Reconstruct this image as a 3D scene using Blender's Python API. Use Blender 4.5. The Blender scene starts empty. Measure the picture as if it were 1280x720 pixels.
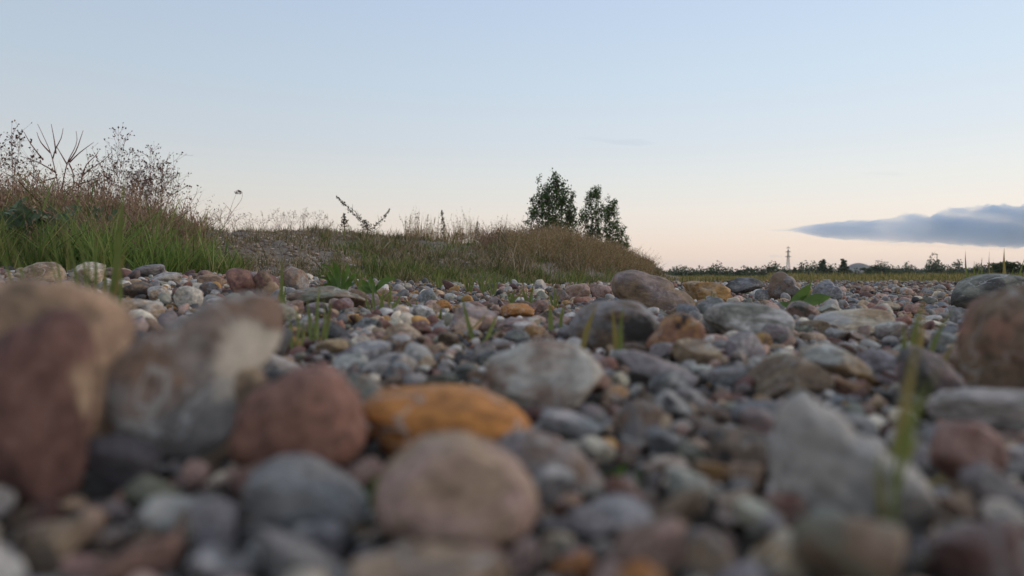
import bpy, math, random
import numpy as np
from mathutils import Vector, noise as mnoise

random.seed(7)
R = np.random.default_rng(7)
scene = bpy.context.scene
COL = scene.collection

# ------------------------------------------------------------------ camera
F = 24.0 / 36.0 * 1280.0          # focal length in photo pixels (photo is 1280 x 720)
CAM_H = 0.10                      # the lens lies ten centimetres above the gravel
HORIZON = 344.0
PITCH = math.atan((360.0 - HORIZON) / F)
cam_data = bpy.data.cameras.new("camera")
cam = bpy.data.objects.new("camera", cam_data)
COL.objects.link(cam)
cam.location = (0, 0, CAM_H)
cam.rotation_euler = (math.radians(90) - PITCH, 0, 0)
cam_data.lens = 24.0
cam_data.sensor_width = 36.0
cam_data.clip_start = 0.01
cam_data.clip_end = 20000
cam_data.dof.use_dof = True
cam_data.dof.focus_distance = 3.5
cam_data.dof.aperture_fstop = 24.0 / 6.6
scene.camera = cam

# ------------------------------------------------------------------ sky, sun, exposure
SUN_EL, SUN_AZ = math.radians(9.0), math.radians(80.0)      # azimuth from +Y towards +X
world = bpy.data.worlds.new("World")
scene.world = world
world.use_nodes = True
wt = world.node_tree
wt.nodes.clear()
wo = wt.nodes.new("ShaderNodeOutputWorld")
wb = wt.nodes.new("ShaderNodeBackground")
wb.inputs["Strength"].default_value = 0.1
sky = wt.nodes.new("ShaderNodeTexSky")
sky.sky_type = 'NISHITA'
sky.sun_disc = False
sky.sun_elevation = SUN_EL
sky.sun_rotation = SUN_AZ
sky.air_density = 1.0
sky.dust_density = 1.5
tc = wt.nodes.new("ShaderNodeTexCoord")
nrm = wt.nodes.new("ShaderNodeVectorMath"); nrm.operation = 'NORMALIZE'
wt.links.new(tc.outputs["Generated"], nrm.inputs[0])
sep = wt.nodes.new("ShaderNodeSeparateXYZ")
wt.links.new(nrm.outputs[0], sep.inputs[0])
ramp = wt.nodes.new("ShaderNodeValToRGB")       # dusk gradient over the sine of the elevation
wt.links.new(sep.outputs["Z"], ramp.inputs["Fac"])
stops = [(0.0, (.80, .63, .53)), (.035, (.81, .665, .56)), (.085, (.775, .715, .65)), (.13, (.70, .71, .69)),
         (.19, (.61, .67, .725)), (.27, (.54, .64, .745)), (.37, (.475, .585, .745)), (.60, (.43, .52, .67)), (1.0, (.40, .47, .59))]
cr = ramp.color_ramp
while len(cr.elements) < len(stops):
    cr.elements.new(0.5)
for e, (p, c) in zip(cr.elements, stops):
    e.position = p
    e.color = (*c, 1)
sundir = wt.nodes.new("ShaderNodeVectorMath"); sundir.operation = 'DOT_PRODUCT'
sundir.inputs[1].default_value = (math.sin(SUN_AZ), math.cos(SUN_AZ), 0.0)
wt.links.new(nrm.outputs[0], sundir.inputs[0])
mr = wt.nodes.new("ShaderNodeMapRange")          # the sky is brighter towards the set sun
mr.interpolation_type = 'SMOOTHSTEP'
for k, v in zip(("From Min", "From Max", "To Min", "To Max"), (-1.0, 1.0, 9.1, 12.9)):
    mr.inputs[k].default_value = v
wt.links.new(sundir.outputs["Value"], mr.inputs["Value"])
sc_ = wt.nodes.new("ShaderNodeVectorMath"); sc_.operation = 'SCALE'
wt.links.new(ramp.outputs["Color"], sc_.inputs[0])
wt.links.new(mr.outputs["Result"], sc_.inputs["Scale"])
mixs = wt.nodes.new("ShaderNodeMix"); mixs.data_type = 'RGBA'
mixs.inputs["Factor"].default_value = 0.93
wt.links.new(sky.outputs["Color"], mixs.inputs["A"])
wt.links.new(sc_.outputs[0], mixs.inputs["B"])
wt.links.new(mixs.outputs["Result"], wb.inputs["Color"])
wt.links.new(wb.outputs[0], wo.inputs["Surface"])

sun_data = bpy.data.lights.new("sun", 'SUN')
sun_data.energy = 1.5
sun_data.angle = math.radians(40)
sun_data.color = (1.0, .84, .70)
sun = bpy.data.objects.new("sun", sun_data)
COL.objects.link(sun)
sd = Vector((math.sin(SUN_AZ) * math.cos(SUN_EL), math.cos(SUN_AZ) * math.cos(SUN_EL), math.sin(SUN_EL)))
sun.rotation_euler = (-sd).to_track_quat('-Z', 'Y').to_euler()
sun.location = (0, 0, 30)

scene.view_settings.view_transform = 'Standard'
scene.view_settings.look = 'None'
scene.view_settings.exposure = 0.0
scene.view_settings.gamma = 1.0
scene.render.engine = 'CYCLES'
scene.cycles.use_denoising = True
scene.cycles.max_bounces = 6
scene.cycles.diffuse_bounces = 3
scene.cycles.volume_bounces = 1

# ------------------------------------------------------------------ pixels <-> metres
cp, sp = math.cos(PITCH), math.sin(PITCH)
def ray(px, py):
    x, z = (px - 640.0) / F, (360.0 - py) / F
    return np.array([x, cp + z * sp, -sp + z * cp])
def P(px, py, Y):
    d = ray(px, py)
    return np.array([0, 0, CAM_H]) + d * (Y / d[1])
def proj(p):
    x, y, z = p[0], p[1], p[2] - CAM_H
    yc, zc = y * cp - z * sp, y * sp + z * cp
    return 640 + F * x / yc, 360 - F * zc / yc

def smooth(a, b, t):
    t = np.clip((np.asarray(t, float) - a) / (b - a), 0, 1)
    return t * t * (3 - 2 * t)

TH_PX = np.array([-3000, -300, 0, 240, 400, 520, 700, 850, 1280, 1700, 4000], float)
TH = np.arctan((TH_PX - 640) / F)
TH_R = np.array([.13, .13, .115, .092, .064, .026, -.016, -.03, -.028, -.02, -.02])
def gz(x, y):
    """height of the gravel bed / field"""
    x, y = np.asarray(x, float), np.asarray(y, float)
    th = np.arctan2(x, np.maximum(y, 1e-6))
    r = np.hypot(x, y)
    rise = np.interp(th, TH, TH_R) * smooth(0.7, 4.2, r) * np.where(y > 0, 1, .5)
    far = -0.25 * smooth(14, 60, r)
    bump = .006 * np.sin(7.1 * x + 1.3) * np.cos(6.3 * y + .4) + .004 * np.sin(13 * x - 9 * y)
    return rise + far + bump * smooth(.1, .5, r)
def hit(px, py, sink=0.0, ymax=40.0):
    """distance along Y at which the ray through a pixel meets the gravel bed"""
    d = ray(px, py)
    ys = np.geomspace(.08, ymax, 900)
    k = ys / d[1]
    z = CAM_H + d[2] * k
    g = gz(d[0] * k, ys) - sink
    i = np.argmax(z <= g)
    return ys[i] if (z <= g).any() else ymax

# ------------------------------------------------------------------ mesh helpers
def mesh_np(name, V, Fc, mat, smooth_shade=True):
    """V (n,3), Fc: (m,k) int array or a list of such arrays"""
    V = np.ascontiguousarray(V, dtype=np.float32)
    faces = Fc if isinstance(Fc, list) else [Fc]
    me = bpy.data.meshes.new(name)
    me.vertices.add(len(V))
    me.vertices.foreach_set("co", V.ravel())
    loops = np.concatenate([f.ravel() for f in faces]).astype(np.int32)
    tot = np.concatenate([np.full(len(f), f.shape[1]) for f in faces]).astype(np.int32)
    start = np.concatenate([[0], np.cumsum(tot)[:-1]]).astype(np.int32)
    me.loops.add(len(loops))
    me.loops.foreach_set("vertex_index", loops)
    me.polygons.add(len(tot))
    me.polygons.foreach_set("loop_start", start)
    me.polygons.foreach_set("use_smooth", np.full(len(tot), smooth_shade, dtype=bool))
    if isinstance(mat, list):
        for m in mat: me.materials.append(m)
    elif mat:
        me.materials.append(mat)
    me.update(calc_edges=True)
    return me
def outward(V, faces):
    """flip the faces of a closed shell if they point inwards"""
    vol = 0.0
    c = V.mean(0)
    for f in faces:
        for k in range(1, f.shape[1] - 1):
            a, b, d = V[f[:, 0]] - c, V[f[:, k]] - c, V[f[:, k + 1]] - c
            vol += np.einsum('ij,ij->i', a, np.cross(b, d)).sum()
    return faces if vol > 0 else [np.ascontiguousarray(f[:, ::-1]) for f in faces]
def obj(name, me, parent=None, loc=None):
    o = bpy.data.objects.new(name, me)
    COL.objects.link(o)
    if loc is not None: o.location = [float(c) for c in loc]
    if parent is not None: o.parent = parent
    return o
def tag(o, label=None, cat=None, group=None, kind=None):
    if label: o["label"] = label
    if cat: o["category"] = cat
    if group: o["group"] = group
    if kind: o["kind"] = kind
    return o
def thing(name, loc, label, cat, group=None):
    o = bpy.data.objects.new(name, None)
    COL.objects.link(o)
    o.location = [float(c) for c in loc]
    o.empty_display_size = .05
    return tag(o, label, cat, group)

class Acc:
    """gathers triangles and quads for one mesh"""
    def __init__(s): s.v, s.t, s.q, s.n = [], [], [], 0
    def add(s, V, T=None, Q=None):
        if T is not None and len(T): s.t.append(np.asarray(T) + s.n)
        if Q is not None and len(Q): s.q.append(np.asarray(Q) + s.n)
        s.v.append(np.asarray(V, float)); s.n += len(V)
    def mesh(s, name, mat, origin=(0, 0, 0), smooth_shade=True):
        fs = ([np.concatenate(s.t)] if s.t else []) + ([np.concatenate(s.q)] if s.q else [])
        return mesh_np(name, np.concatenate(s.v) - np.asarray(origin, float), fs, mat, smooth_shade)

def tube(acc, pts, r0, r1, n=5, cap=True):
    pts = np.asarray(pts, float)
    m = len(pts)
    V = []
    for i, p in enumerate(pts):
        d = pts[min(i + 1, m - 1)] - pts[max(i - 1, 0)]
        d = d / (np.linalg.norm(d) + 1e-9)
        a = np.cross(d, [0, 1, 0] if abs(d[1]) < .9 else [1, 0, 0]); a /= np.linalg.norm(a)
        b = np.cross(d, a)
        r = r0 + (r1 - r0) * i / (m - 1)
        for k in range(n):
            t = 2 * math.pi * k / n
            V.append(p + r * (math.cos(t) * a + math.sin(t) * b))
    Q = [[i * n + k, i * n + (k + 1) % n, (i + 1) * n + (k + 1) % n, (i + 1) * n + k] for i in range(m - 1) for k in range(n)]
    T = []
    if cap:
        V.append(pts[-1] + (pts[-1] - pts[-2]) * 1e-3); e = len(V) - 1
        T = [[(m - 1) * n + k, (m - 1) * n + (k + 1) % n, e] for k in range(n)]
    acc.add(V, T, Q)

def leaves(acc, C, size, rng, up=0.3, aspect=.55):
    """many small folded leaf faces centred on the points C"""
    C = np.asarray(C, float); n = len(C)
    if n == 0: return
    size = np.broadcast_to(size, n)[:, None] * rng.uniform(.7, 1.3, (n, 1))
    d = rng.normal(size=(n, 3)); d[:, 2] += up; d /= np.linalg.norm(d, axis=1)[:, None]
    e = np.cross(d, rng.normal(size=(n, 3))); e /= np.linalg.norm(e, axis=1)[:, None]
    nn = np.cross(d, e)
    a = C - d * size * .5; b = C + d * size * .5
    l = C + e * size * aspect * .5 + nn * size * .1
    r = C - e * size * aspect * .5 + nn * size * .1
    V = np.stack([a, l, b, r], 1).reshape(-1, 3)
    i = np.arange(n)[:, None] * 4
    acc.add(V, np.concatenate([i + [[0, 2, 1]], i + [[0, 3, 2]]]))

def blades(acc, B, h, w, rng, lean=.35, dirs=None):
    """grass blades: tapered bent strips standing on the points B"""
    B = np.asarray(B, float); n = len(B)
    h = np.broadcast_to(h, n)[:, None]; w = np.broadcast_to(w, n)[:, None]
    a = rng.uniform(0, 2 * math.pi, n)
    side = np.stack([np.cos(a), np.sin(a), np.zeros(n)], 1)
    la = rng.uniform(0, 2 * math.pi, n)
    ld = np.stack([np.cos(la), np.sin(la), np.zeros(n)], 1) * (rng.uniform(.1, 1, (n, 1)) * lean)
    if dirs is not None: ld = ld + dirs
    V = []
    for t, k in ((0, .8), (.38, 1.0), (.74, .6)):
        c = B + ld * h * t ** 2 + np.array([0, 0, 1]) * h * t * (1 - .18 * t * np.linalg.norm(ld, axis=1)[:, None])
        V += [c - side * w * k * .5, c + side * w * k * .5]
    V.append(B + ld * h + np.array([0, 0, 1]) * h * (1 - .18 * np.linalg.norm(ld, axis=1)[:, None]))
    tips = V[-1]
    V = np.stack(V, 1).reshape(-1, 3)
    i = np.arange(n)[:, None] * 7
    acc.add(V, i + [[4, 5, 6]], np.concatenate([i + [[0, 1, 3, 2]], i + [[2, 3, 5, 4]]]))
    return tips

# ------------------------------------------------------------------ materials
def mat(name, rough=.85):
    m = bpy.data.materials.new(name)
    m.use_nodes = True
    nt = m.node_tree
    b = nt.nodes["Principled BSDF"]
    b.inputs["Roughness"].default_value = rough
    b.inputs["Specular IOR Level"].default_value = .3
    return m, nt, b
def node(nt, kind, **kw):
    n = nt.nodes.new(kind)
    for k, v in kw.items(): setattr(n, k, v)
    return n
def ramp_node(nt, stops, interp='LINEAR'):
    r = nt.nodes.new("ShaderNodeValToRGB")
    r.color_ramp.interpolation = interp
    while len(r.color_ramp.elements) < len(stops): r.color_ramp.elements.new(.5)
    for e, (p, c) in zip(r.color_ramp.elements, stops):
        e.position = p; e.color = (*c, 1)
    return r
def noise_node(nt, vec, scale, detail=4, rough=.55, dist=0):
    n = nt.nodes.new("ShaderNodeTexNoise")
    n.inputs["Scale"].default_value = scale; n.inputs["Detail"].default_value = detail
    n.inputs["Roughness"].default_value = rough; n.inputs["Distortion"].default_value = dist
    if vec is not None: nt.links.new(vec, n.inputs["Vector"])
    return n
def maprange(nt, v, a, b, c, d):
    n = nt.nodes.new("ShaderNodeMapRange")
    for k, x in zip(("From Min", "From Max", "To Min", "To Max"), (a, b, c, d)): n.inputs[k].default_value = x
    nt.links.new(v, n.inputs["Value"])
    return n.outputs["Result"]
def mixc(nt, fac, a, b, blend='MIX'):
    n = nt.nodes.new("ShaderNodeMix"); n.data_type = 'RGBA'; n.blend_type = blend
    for key, x in (("Factor", fac), ("A", a), ("B", b)):
        s = n.inputs[key]
        if isinstance(x, (int, float)): s.default_value = x
        elif isinstance(x, tuple): s.default_value = (*x, 1)
        else: nt.links.new(x, s)
    return n.outputs["Result"]

def stone_material():
    """two-tone river stone; each stone carries its own mineral colours as properties"""
    m, nt, b = mat("river_stone", .72)
    tc = node(nt, "ShaderNodeTexCoord"); oi = node(nt, "ShaderNodeObjectInfo")
    off = node(nt, "ShaderNodeVectorMath", operation='MULTIPLY_ADD')
    nt.links.new(oi.outputs["Random"], off.inputs[0])
    off.inputs[1].default_value = (37, 53, 71)
    nt.links.new(tc.outputs["Generated"], off.inputs[2])
    A = node(nt, "ShaderNodeAttribute", attribute_type='OBJECT', attribute_name='mineral')
    B = node(nt, "ShaderNodeAttribute", attribute_type='OBJECT', attribute_name='mineral_second')
    n1 = noise_node(nt, off.outputs[0], 2.3, 4, .55, .4)
    base = mixc(nt, maprange(nt, n1.outputs["Fac"], .42, .60, 0, 1), A.outputs["Color"], B.outputs["Color"])
    n2 = noise_node(nt, off.outputs[0], 8, 7, .68, .5)
    base = mixc(nt, 1.0, base, mixc(nt, maprange(nt, n2.outputs["Fac"], .3, .7, 0, 1), (.42, .41, .40), (1.6, 1.58, 1.54)), 'MULTIPLY')
    n3 = noise_node(nt, off.outputs[0], 42, 3, .7)
    base = mixc(nt, maprange(nt, n3.outputs["Fac"], .62, .74, 0, .55), base, (.46, .44, .41))
    base = mixc(nt, maprange(nt, n3.outputs["Fac"], .40, .28, 0, .6), base, (.045, .042, .042))
    # thin pale quartz veins across some of the stones
    vn = noise_node(nt, off.outputs[0], 1.6, 5, .5, .6)
    ab = node(nt, "ShaderNodeMath", operation='SUBTRACT'); nt.links.new(vn.outputs["Fac"], ab.inputs[0]); ab.inputs[1].default_value = .5
    ab2 = node(nt, "ShaderNodeMath", operation='ABSOLUTE'); nt.links.new(ab.outputs[0], ab2.inputs[0])
    vg = node(nt, "ShaderNodeMath", operation='GREATER_THAN'); nt.links.new(oi.outputs["Random"], vg.inputs[0]); vg.inputs[1].default_value = .6
    vm = node(nt, "ShaderNodeMath", operation='MULTIPLY'); nt.links.new(maprange(nt, ab2.outputs[0], .012, .004, 0, .65), vm.inputs[0]); nt.links.new(vg.outputs[0], vm.inputs[1])
    base = mixc(nt, vm.outputs[0], base, (.50, .47, .43))
    # vein or broken corner in its own colour, or a hollow's shade painted dark
    pc = node(nt, "ShaderNodeAttribute", attribute_type='OBJECT', attribute_name='patch_centre')
    ps = node(nt, "ShaderNodeAttribute", attribute_type='OBJECT', attribute_name='patch_size')
    pm = node(nt, "ShaderNodeAttribute", attribute_type='OBJECT', attribute_name='patch_mineral_or_shade')
    dist = node(nt, "ShaderNodeVectorMath", operation='DISTANCE')
    nt.links.new(tc.outputs["Generated"], dist.inputs[0]); nt.links.new(pc.outputs["Vector"], dist.inputs[1])
    ad = node(nt, "ShaderNodeMath", operation='MULTIPLY_ADD'); nt.links.new(n1.outputs["Fac"], ad.inputs[0]); ad.inputs[1].default_value = -.8
    nt.links.new(dist.outputs["Value"], ad.inputs[2])
    sb = node(nt, "ShaderNodeMath", operation='SUBTRACT'); nt.links.new(ps.outputs["Fac"], sb.inputs[0]); nt.links.new(ad.outputs[0], sb.inputs[1])
    pmod = mixc(nt, 1.0, pm.outputs["Color"], mixc(nt, maprange(nt, n2.outputs["Fac"], .3, .7, 0, 1), (.75, .74, .72), (1.2, 1.2, 1.2)), 'MULTIPLY')
    base = mixc(nt, maprange(nt, sb.outputs[0], .39, .47, 0, 1), base, pmod)
    nt.links.new(base, b.inputs["Base Color"])
    add = node(nt, "ShaderNodeMath", operation='ADD')
    nt.links.new(n2.outputs["Fac"], add.inputs[0]); nt.links.new(n3.outputs["Fac"], add.inputs[1])
    bp = node(nt, "ShaderNodeBump"); bp.inputs["Strength"].default_value = .6; bp.inputs["Distance"].default_value = .003
    nt.links.new(add.outputs[0], bp.inputs["Height"]); nt.links.new(bp.outputs[0], b.inputs["Normal"])
    return m
PALETTE = {  # mineral colours
    'grey': (.26, .237, .225), 'blue grey': (.225, .224, .23), 'pale grey': (.47, .43, .395), 'tan': (.40, .28, .185), 'brown': (.235, .158, .11),
    'maroon': (.165, .085, .072), 'pink': (.41, .27, .22), 'orange': (.47, .20, .052), 'charcoal': (.075, .07, .068), 'greenish grey': (.23, .22, .175),
    'cream': (.60, .51, .40), 'purple grey': (.26, .203, .193), 'reddish brown': (.285, .148, .108), 'ochre': (.38, .215, .08)}
def gravel_material():
    m, nt, b = mat("mixed_gravel", .8)
    g = node(nt, "ShaderNodeNewGeometry"); tc = node(nt, "ShaderNodeTexCoord")
    keys = ['grey', 'purple grey', 'brown', 'pale grey', 'blue grey', 'pink', 'pale grey', 'tan', 'charcoal', 'greenish grey', 'maroon', 'grey', 'cream', 'grey', 'reddish brown', 'brown', 'pale grey', 'pink', 'tan', 'brown', 'maroon', 'grey', 'ochre', 'reddish brown']
    # two ramps: a wide choice of minerals by stone
    r1 = ramp_node(nt, [(i / len(keys), PALETTE[k]) for i, k in enumerate(keys)], 'CONSTANT')
    nt.links.new(g.outputs["Random Per Island"], r1.inputs[0])
    n1 = noise_node(nt, tc.outputs["Object"], 60, 4, .6)
    n2 = noise_node(nt, tc.outputs["Object"], 420, 3, .7)
    wn = node(nt, "ShaderNodeTexWhiteNoise", noise_dimensions='1D'); nt.links.new(g.outputs["Random Per Island"], wn.inputs["W"])
    r1c = mixc(nt, 1.0, r1.outputs[0], mixc(nt, wn.outputs["Value"], (.55, .55, .55), (1.35, 1.33, 1.3)), 'MULTIPLY')
    base = mixc(nt, 1.0, r1c, mixc(nt, maprange(nt, n1.outputs["Fac"], .3, .7, 0, 1), (.6, .6, .62), (1.38, 1.36, 1.3)), 'MULTIPLY')
    base = mixc(nt, maprange(nt, n2.outputs["Fac"], .6, .72, 0, .5), base, (.45, .43, .40))
    nt.links.new(base, b.inputs["Base Color"])
    bp = node(nt, "ShaderNodeBump"); bp.inputs["Strength"].default_value = .4; bp.inputs["Distance"].default_value = .001
    nt.links.new(n2.outputs["Fac"], bp.inputs["Height"]); nt.links.new(bp.outputs[0], b.inputs["Normal"])
    return m
def leaf_material(name, stops, transl=.35, rough=.6, island=True):
    m, nt, b = mat(name, rough)
    if island:
        g = node(nt, "ShaderNodeNewGeometry"); src = g.outputs["Random Per Island"]
    else:
        tc = node(nt, "ShaderNodeTexCoord"); src = noise_node(nt, tc.outputs["Object"], 30, 3).outputs["Fac"]
    r = ramp_node(nt, stops)
    nt.links.new(src, r.inputs[0])
    nt.links.new(r.outputs[0], b.inputs["Base Color"])
    if transl > 0:
        t = node(nt, "ShaderNodeBsdfTranslucent"); nt.links.new(r.outputs[0], t.inputs["Color"])
        mx = node(nt, "ShaderNodeMixShader"); mx.inputs[0].default_value = transl
        out = nt.nodes["Material Output"]
        nt.links.new(b.outputs[0], mx.inputs[1]); nt.links.new(t.outputs[0], mx.inputs[2]); nt.links.new(mx.outputs[0], out.inputs["Surface"])
    return m
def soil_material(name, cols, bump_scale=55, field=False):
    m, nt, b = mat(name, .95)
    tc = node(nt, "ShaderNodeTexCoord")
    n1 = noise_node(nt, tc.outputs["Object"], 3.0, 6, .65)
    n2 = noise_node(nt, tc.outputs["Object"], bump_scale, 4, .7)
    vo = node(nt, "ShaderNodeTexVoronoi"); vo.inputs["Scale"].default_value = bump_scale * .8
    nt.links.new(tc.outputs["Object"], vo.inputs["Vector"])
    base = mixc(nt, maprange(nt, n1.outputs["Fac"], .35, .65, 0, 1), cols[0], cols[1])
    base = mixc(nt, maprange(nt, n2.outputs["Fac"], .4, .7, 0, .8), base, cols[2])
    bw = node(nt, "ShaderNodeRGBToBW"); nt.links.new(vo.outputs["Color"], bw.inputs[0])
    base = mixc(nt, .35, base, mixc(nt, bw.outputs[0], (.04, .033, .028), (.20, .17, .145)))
    if field:
        s = node(nt, "ShaderNodeSeparateXYZ"); nt.links.new(tc.outputs["Object"], s.inputs[0])
        ad = node(nt, "ShaderNodeMath", operation='MULTIPLY_ADD'); nt.links.new(n1.outputs["Fac"], ad.inputs[0])
        ad.inputs[1].default_value = 6.0; nt.links.new(s.outputs["Y"], ad.inputs[2])
        big = noise_node(nt, tc.outputs["Object"], .05, 4)
        grass = mixc(nt, big.outputs["Fac"], (.07, .085, .025), (.13, .115, .045))
        base = mixc(nt, maprange(nt, ad.outputs[0], 16, 22, 0, 1), base, grass)
    nt.links.new(base, b.inputs["Base Color"])
    bp = node(nt, "ShaderNodeBump"); bp.inputs["Strength"].default_value = .8; bp.inputs["Distance"].default_value = .012
    nt.links.new(vo.outputs["Distance"], bp.inputs["Height"]); nt.links.new(bp.outputs[0], b.inputs["Normal"])
    return m
def plain(name, c, rough=.8, var=.25, scale=20):
    m, nt, b = mat(name, rough)
    tc = node(nt, "ShaderNodeTexCoord"); n = noise_node(nt, tc.outputs["Object"], scale, 4)
    nt.links.new(mixc(nt, n.outputs["Fac"], tuple(x * (1 - var) for x in c), tuple(x * (1 + var) for x in c)), b.inputs["Base Color"])
    return m

M_STONE = stone_material()
M_GRAVEL = gravel_material()
M_BANKGRAVEL = leaf_material("earthy_gravel", [(0, (.12, .09, .068)), (.4, (.23, .17, .125)), (.8, (.35, .27, .21)), (1, (.50, .43, .36))], 0, .9)
M_GROUND = soil_material("gravel_bed_soil", [(.04, .033, .028), (.07, .058, .048), (.13, .11, .095)], field=True)  # dark soil, darkened further to paint in shade between the stones
M_BANK = soil_material("bank_soil", [(.17, .125, .09), (.24, .185, .14), (.33, .27, .21)], 38)
M_GREEN = leaf_material("green_grass", [(0, (.06, .10, .02)), (.4, (.12, .17, .038)), (.75, (.21, .225, .065)), (1, (.40, .32, .15))])
M_MIXED = leaf_material("mixed_grass", [(0, (.06, .065, .025)), (.3, (.12, .11, .045)), (.6, (.23, .17, .085)), (.85, (.34, .25, .15)), (1, (.48, .39, .27))])
M_DRY = leaf_material("dry_grass", [(0, (.15, .105, .042)), (.4, (.28, .19, .085)), (.75, (.38, .265, .13)), (1, (.50, .39, .25))])
M_BRIGHT = leaf_material("bright_green_grass", [(0, (.10, .17, .03)), (.5, (.17, .25, .05)), (1, (.28, .31, .09))])
M_RUST = leaf_material("rusty_dry_stems", [(0, (.17, .09, .06)), (.5, (.30, .175, .115)), (1, (.45, .32, .21))])
M_FIELD = leaf_material("field_grass", [(0, (.10, .11, .03)), (.5, (.22, .19, .06)), (1, (.38, .28, .11))])
M_BLADE = leaf_material("fresh_blade", [(.3, (.15, .185, .045)), (.7, (.25, .275, .085))], .4, .5, island=False)
M_BLADE_YELLOW = leaf_material("yellowing_blade", [(.3, (.24, .20, .06)), (.7, (.36, .27, .10))], .4, .5, island=False)
M_LEAF = leaf_material("broad_leaf", [(.3, (.085, .155, .03)), (.7, (.15, .225, .05))], .35, .45, island=False)
M_LEAF_GREY = leaf_material("grey_green_leaf", [(.3, (.10, .15, .085)), (.7, (.16, .21, .125))], .25, .6, island=False)
M_POPLAR = leaf_material("poplar_leaf", [(0, (.045, .085, .022)), (.5, (.075, .13, .035)), (1, (.14, .19, .06))], .25)
M_FARTREE = leaf_material("far_foliage", [(0, (.03, .05, .018)), (.5, (.055, .08, .026)), (1, (.10, .115, .04))], .2)
M_FARPALE = leaf_material("far_pale_foliage", [(0, (.05, .065, .025)), (.5, (.085, .10, .035)), (1, (.13, .13, .05))], .2)
M_BARK = plain("bark", (.10, .08, .06), .9)
M_REDSTEM = plain("red_brown_stem", (.19, .07, .055), .7)
M_TANSTEM = plain("tan_stem", (.24, .155, .10), .8)
M_DARKSTEM = plain("dark_stem", (.075, .06, .045), .8)
M_HEAD = leaf_material("dry_seed_head", [(0, (.06, .033, .025)), (.6, (.13, .068, .048)), (1, (.22, .13, .085))], 0)
M_MUG = leaf_material("mugwort_leaf", [(0, (.07, .055, .035)), (.6, (.12, .10, .06)), (1, (.18, .15, .10))], .1)
M_STEEL = plain("galvanised_steel", (.20, .20, .21), .6, .15, 1)
M_HILL = soil_material("spoil_heap", [(.20, .18, .165), (.25, .225, .20), (.29, .26, .24)], .15)
M_FARHILL = plain("wooded_hill", (.06, .085, .06), .95, .3, .01)

# ------------------------------------------------------------------ ground sheet
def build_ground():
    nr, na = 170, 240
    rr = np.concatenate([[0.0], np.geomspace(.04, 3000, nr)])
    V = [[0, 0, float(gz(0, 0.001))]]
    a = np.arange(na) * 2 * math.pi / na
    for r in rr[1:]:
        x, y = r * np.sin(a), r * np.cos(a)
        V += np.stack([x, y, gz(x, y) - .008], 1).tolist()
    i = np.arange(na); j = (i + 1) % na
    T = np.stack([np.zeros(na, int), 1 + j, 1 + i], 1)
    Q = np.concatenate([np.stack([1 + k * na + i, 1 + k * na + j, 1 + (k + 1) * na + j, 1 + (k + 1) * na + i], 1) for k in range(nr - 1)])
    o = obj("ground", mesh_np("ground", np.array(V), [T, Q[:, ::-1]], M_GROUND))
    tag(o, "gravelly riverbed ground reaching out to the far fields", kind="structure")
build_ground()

# the grassy gravel bank
CR_PX = np.array([-1500, -700, -200, 0, 130, 200, 240, 330, 400, 440, 520, 600, 640, 700, 760, 800, 835, 860], float)
CR_Y = np.array([215, 225, 236, 252, 264, 280, 291, 290, 292, 295, 304, 306, 304, 306, 317, 333, 344, 350], float)
CR_D = np.array([5.5, 5.8, 6.4, 7, 7.3, 7.6, 8, 8.8, 9.5, 10, 11, 12.5, 13.2, 14.5, 16.5, 18.5, 20.5, 22], float)
FT_D = np.array([2.5, 2.8, 3.2, 3.5, 3.7, 3.9, 4.0, 4.4, 4.8, 5.0, 5.6, 6.2, 6.8, 8, 10, 12.5, 16, 20], float)
def bank_pt(px, v):
    """v 0 at the foot, 1 on the crest, up to 2 on the back slope"""
    px = np.asarray(px, float); v = np.asarray(v, float)
    cy, cd, fd = (np.interp(px, CR_PX, q) for q in (CR_Y, CR_D, FT_D))
    fx = (px - 640) / F
    cz = CAM_H + (HORIZON - cy) * cd / F
    fz = gz(fx * fd, fd) - .03
    vv = np.clip(v, 0, 1)
    d = np.where(v <= 1, fd + (cd - fd) * vv, cd + (v - 1) * 7.0)
    prof = 1 - (1 - vv) ** 1.35
    z = fz + (cz - fz) * prof
    z = np.where(v > 1, cz - (cz + .3) * (v - 1) ** 1.5, z)
    x = fx * d
    am = .042 * np.minimum(1, vv * 4)
    z = z + am * (np.sin(2.3 * x + 1.1 * d) * np.cos(1.7 * d - .6 * x) + .6 * np.sin(5.3 * x - 4.1 * d) + .35 * np.sin(11 * x + 9 * d) + .25 * np.sin(23 * x - 17 * d) * np.cos(19 * d)) * (np.where(v > .9, .4, 1))
    return np.stack([x, d, z], -1)
def build_bank():
    pxs = np.concatenate([np.linspace(-1500, -250, 60), np.linspace(-240, 860, 260)])
    vs = np.concatenate([np.linspace(0, 1, 60), np.linspace(1.05, 2, 16)])
    U, W = np.meshgrid(pxs, vs, indexing='ij')
    V = bank_pt(U, W).reshape(-1, 3)
    nv = len(vs)
    i, j = np.meshgrid(np.arange(len(pxs) - 1), np.arange(nv - 1), indexing='ij')
    i, j = i.ravel(), j.ravel()
    Q = np.stack([i * nv + j, (i + 1) * nv + j, (i + 1) * nv + j + 1, i * nv + j + 1], 1)
    o = obj("bank", mesh_np("bank", V, Q, M_BANK))
    tag(o, "long low bank of gravelly brown soil grown with grass and weeds", kind="structure")
build_bank()
def crest(px, dy=2.0):
    """a point just under the crest line of the bank"""
    d = float(np.interp(px, CR_PX, CR_D))
    p = bank_pt(px, .985)
    return p - np.array([0, 0, .02])

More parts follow.
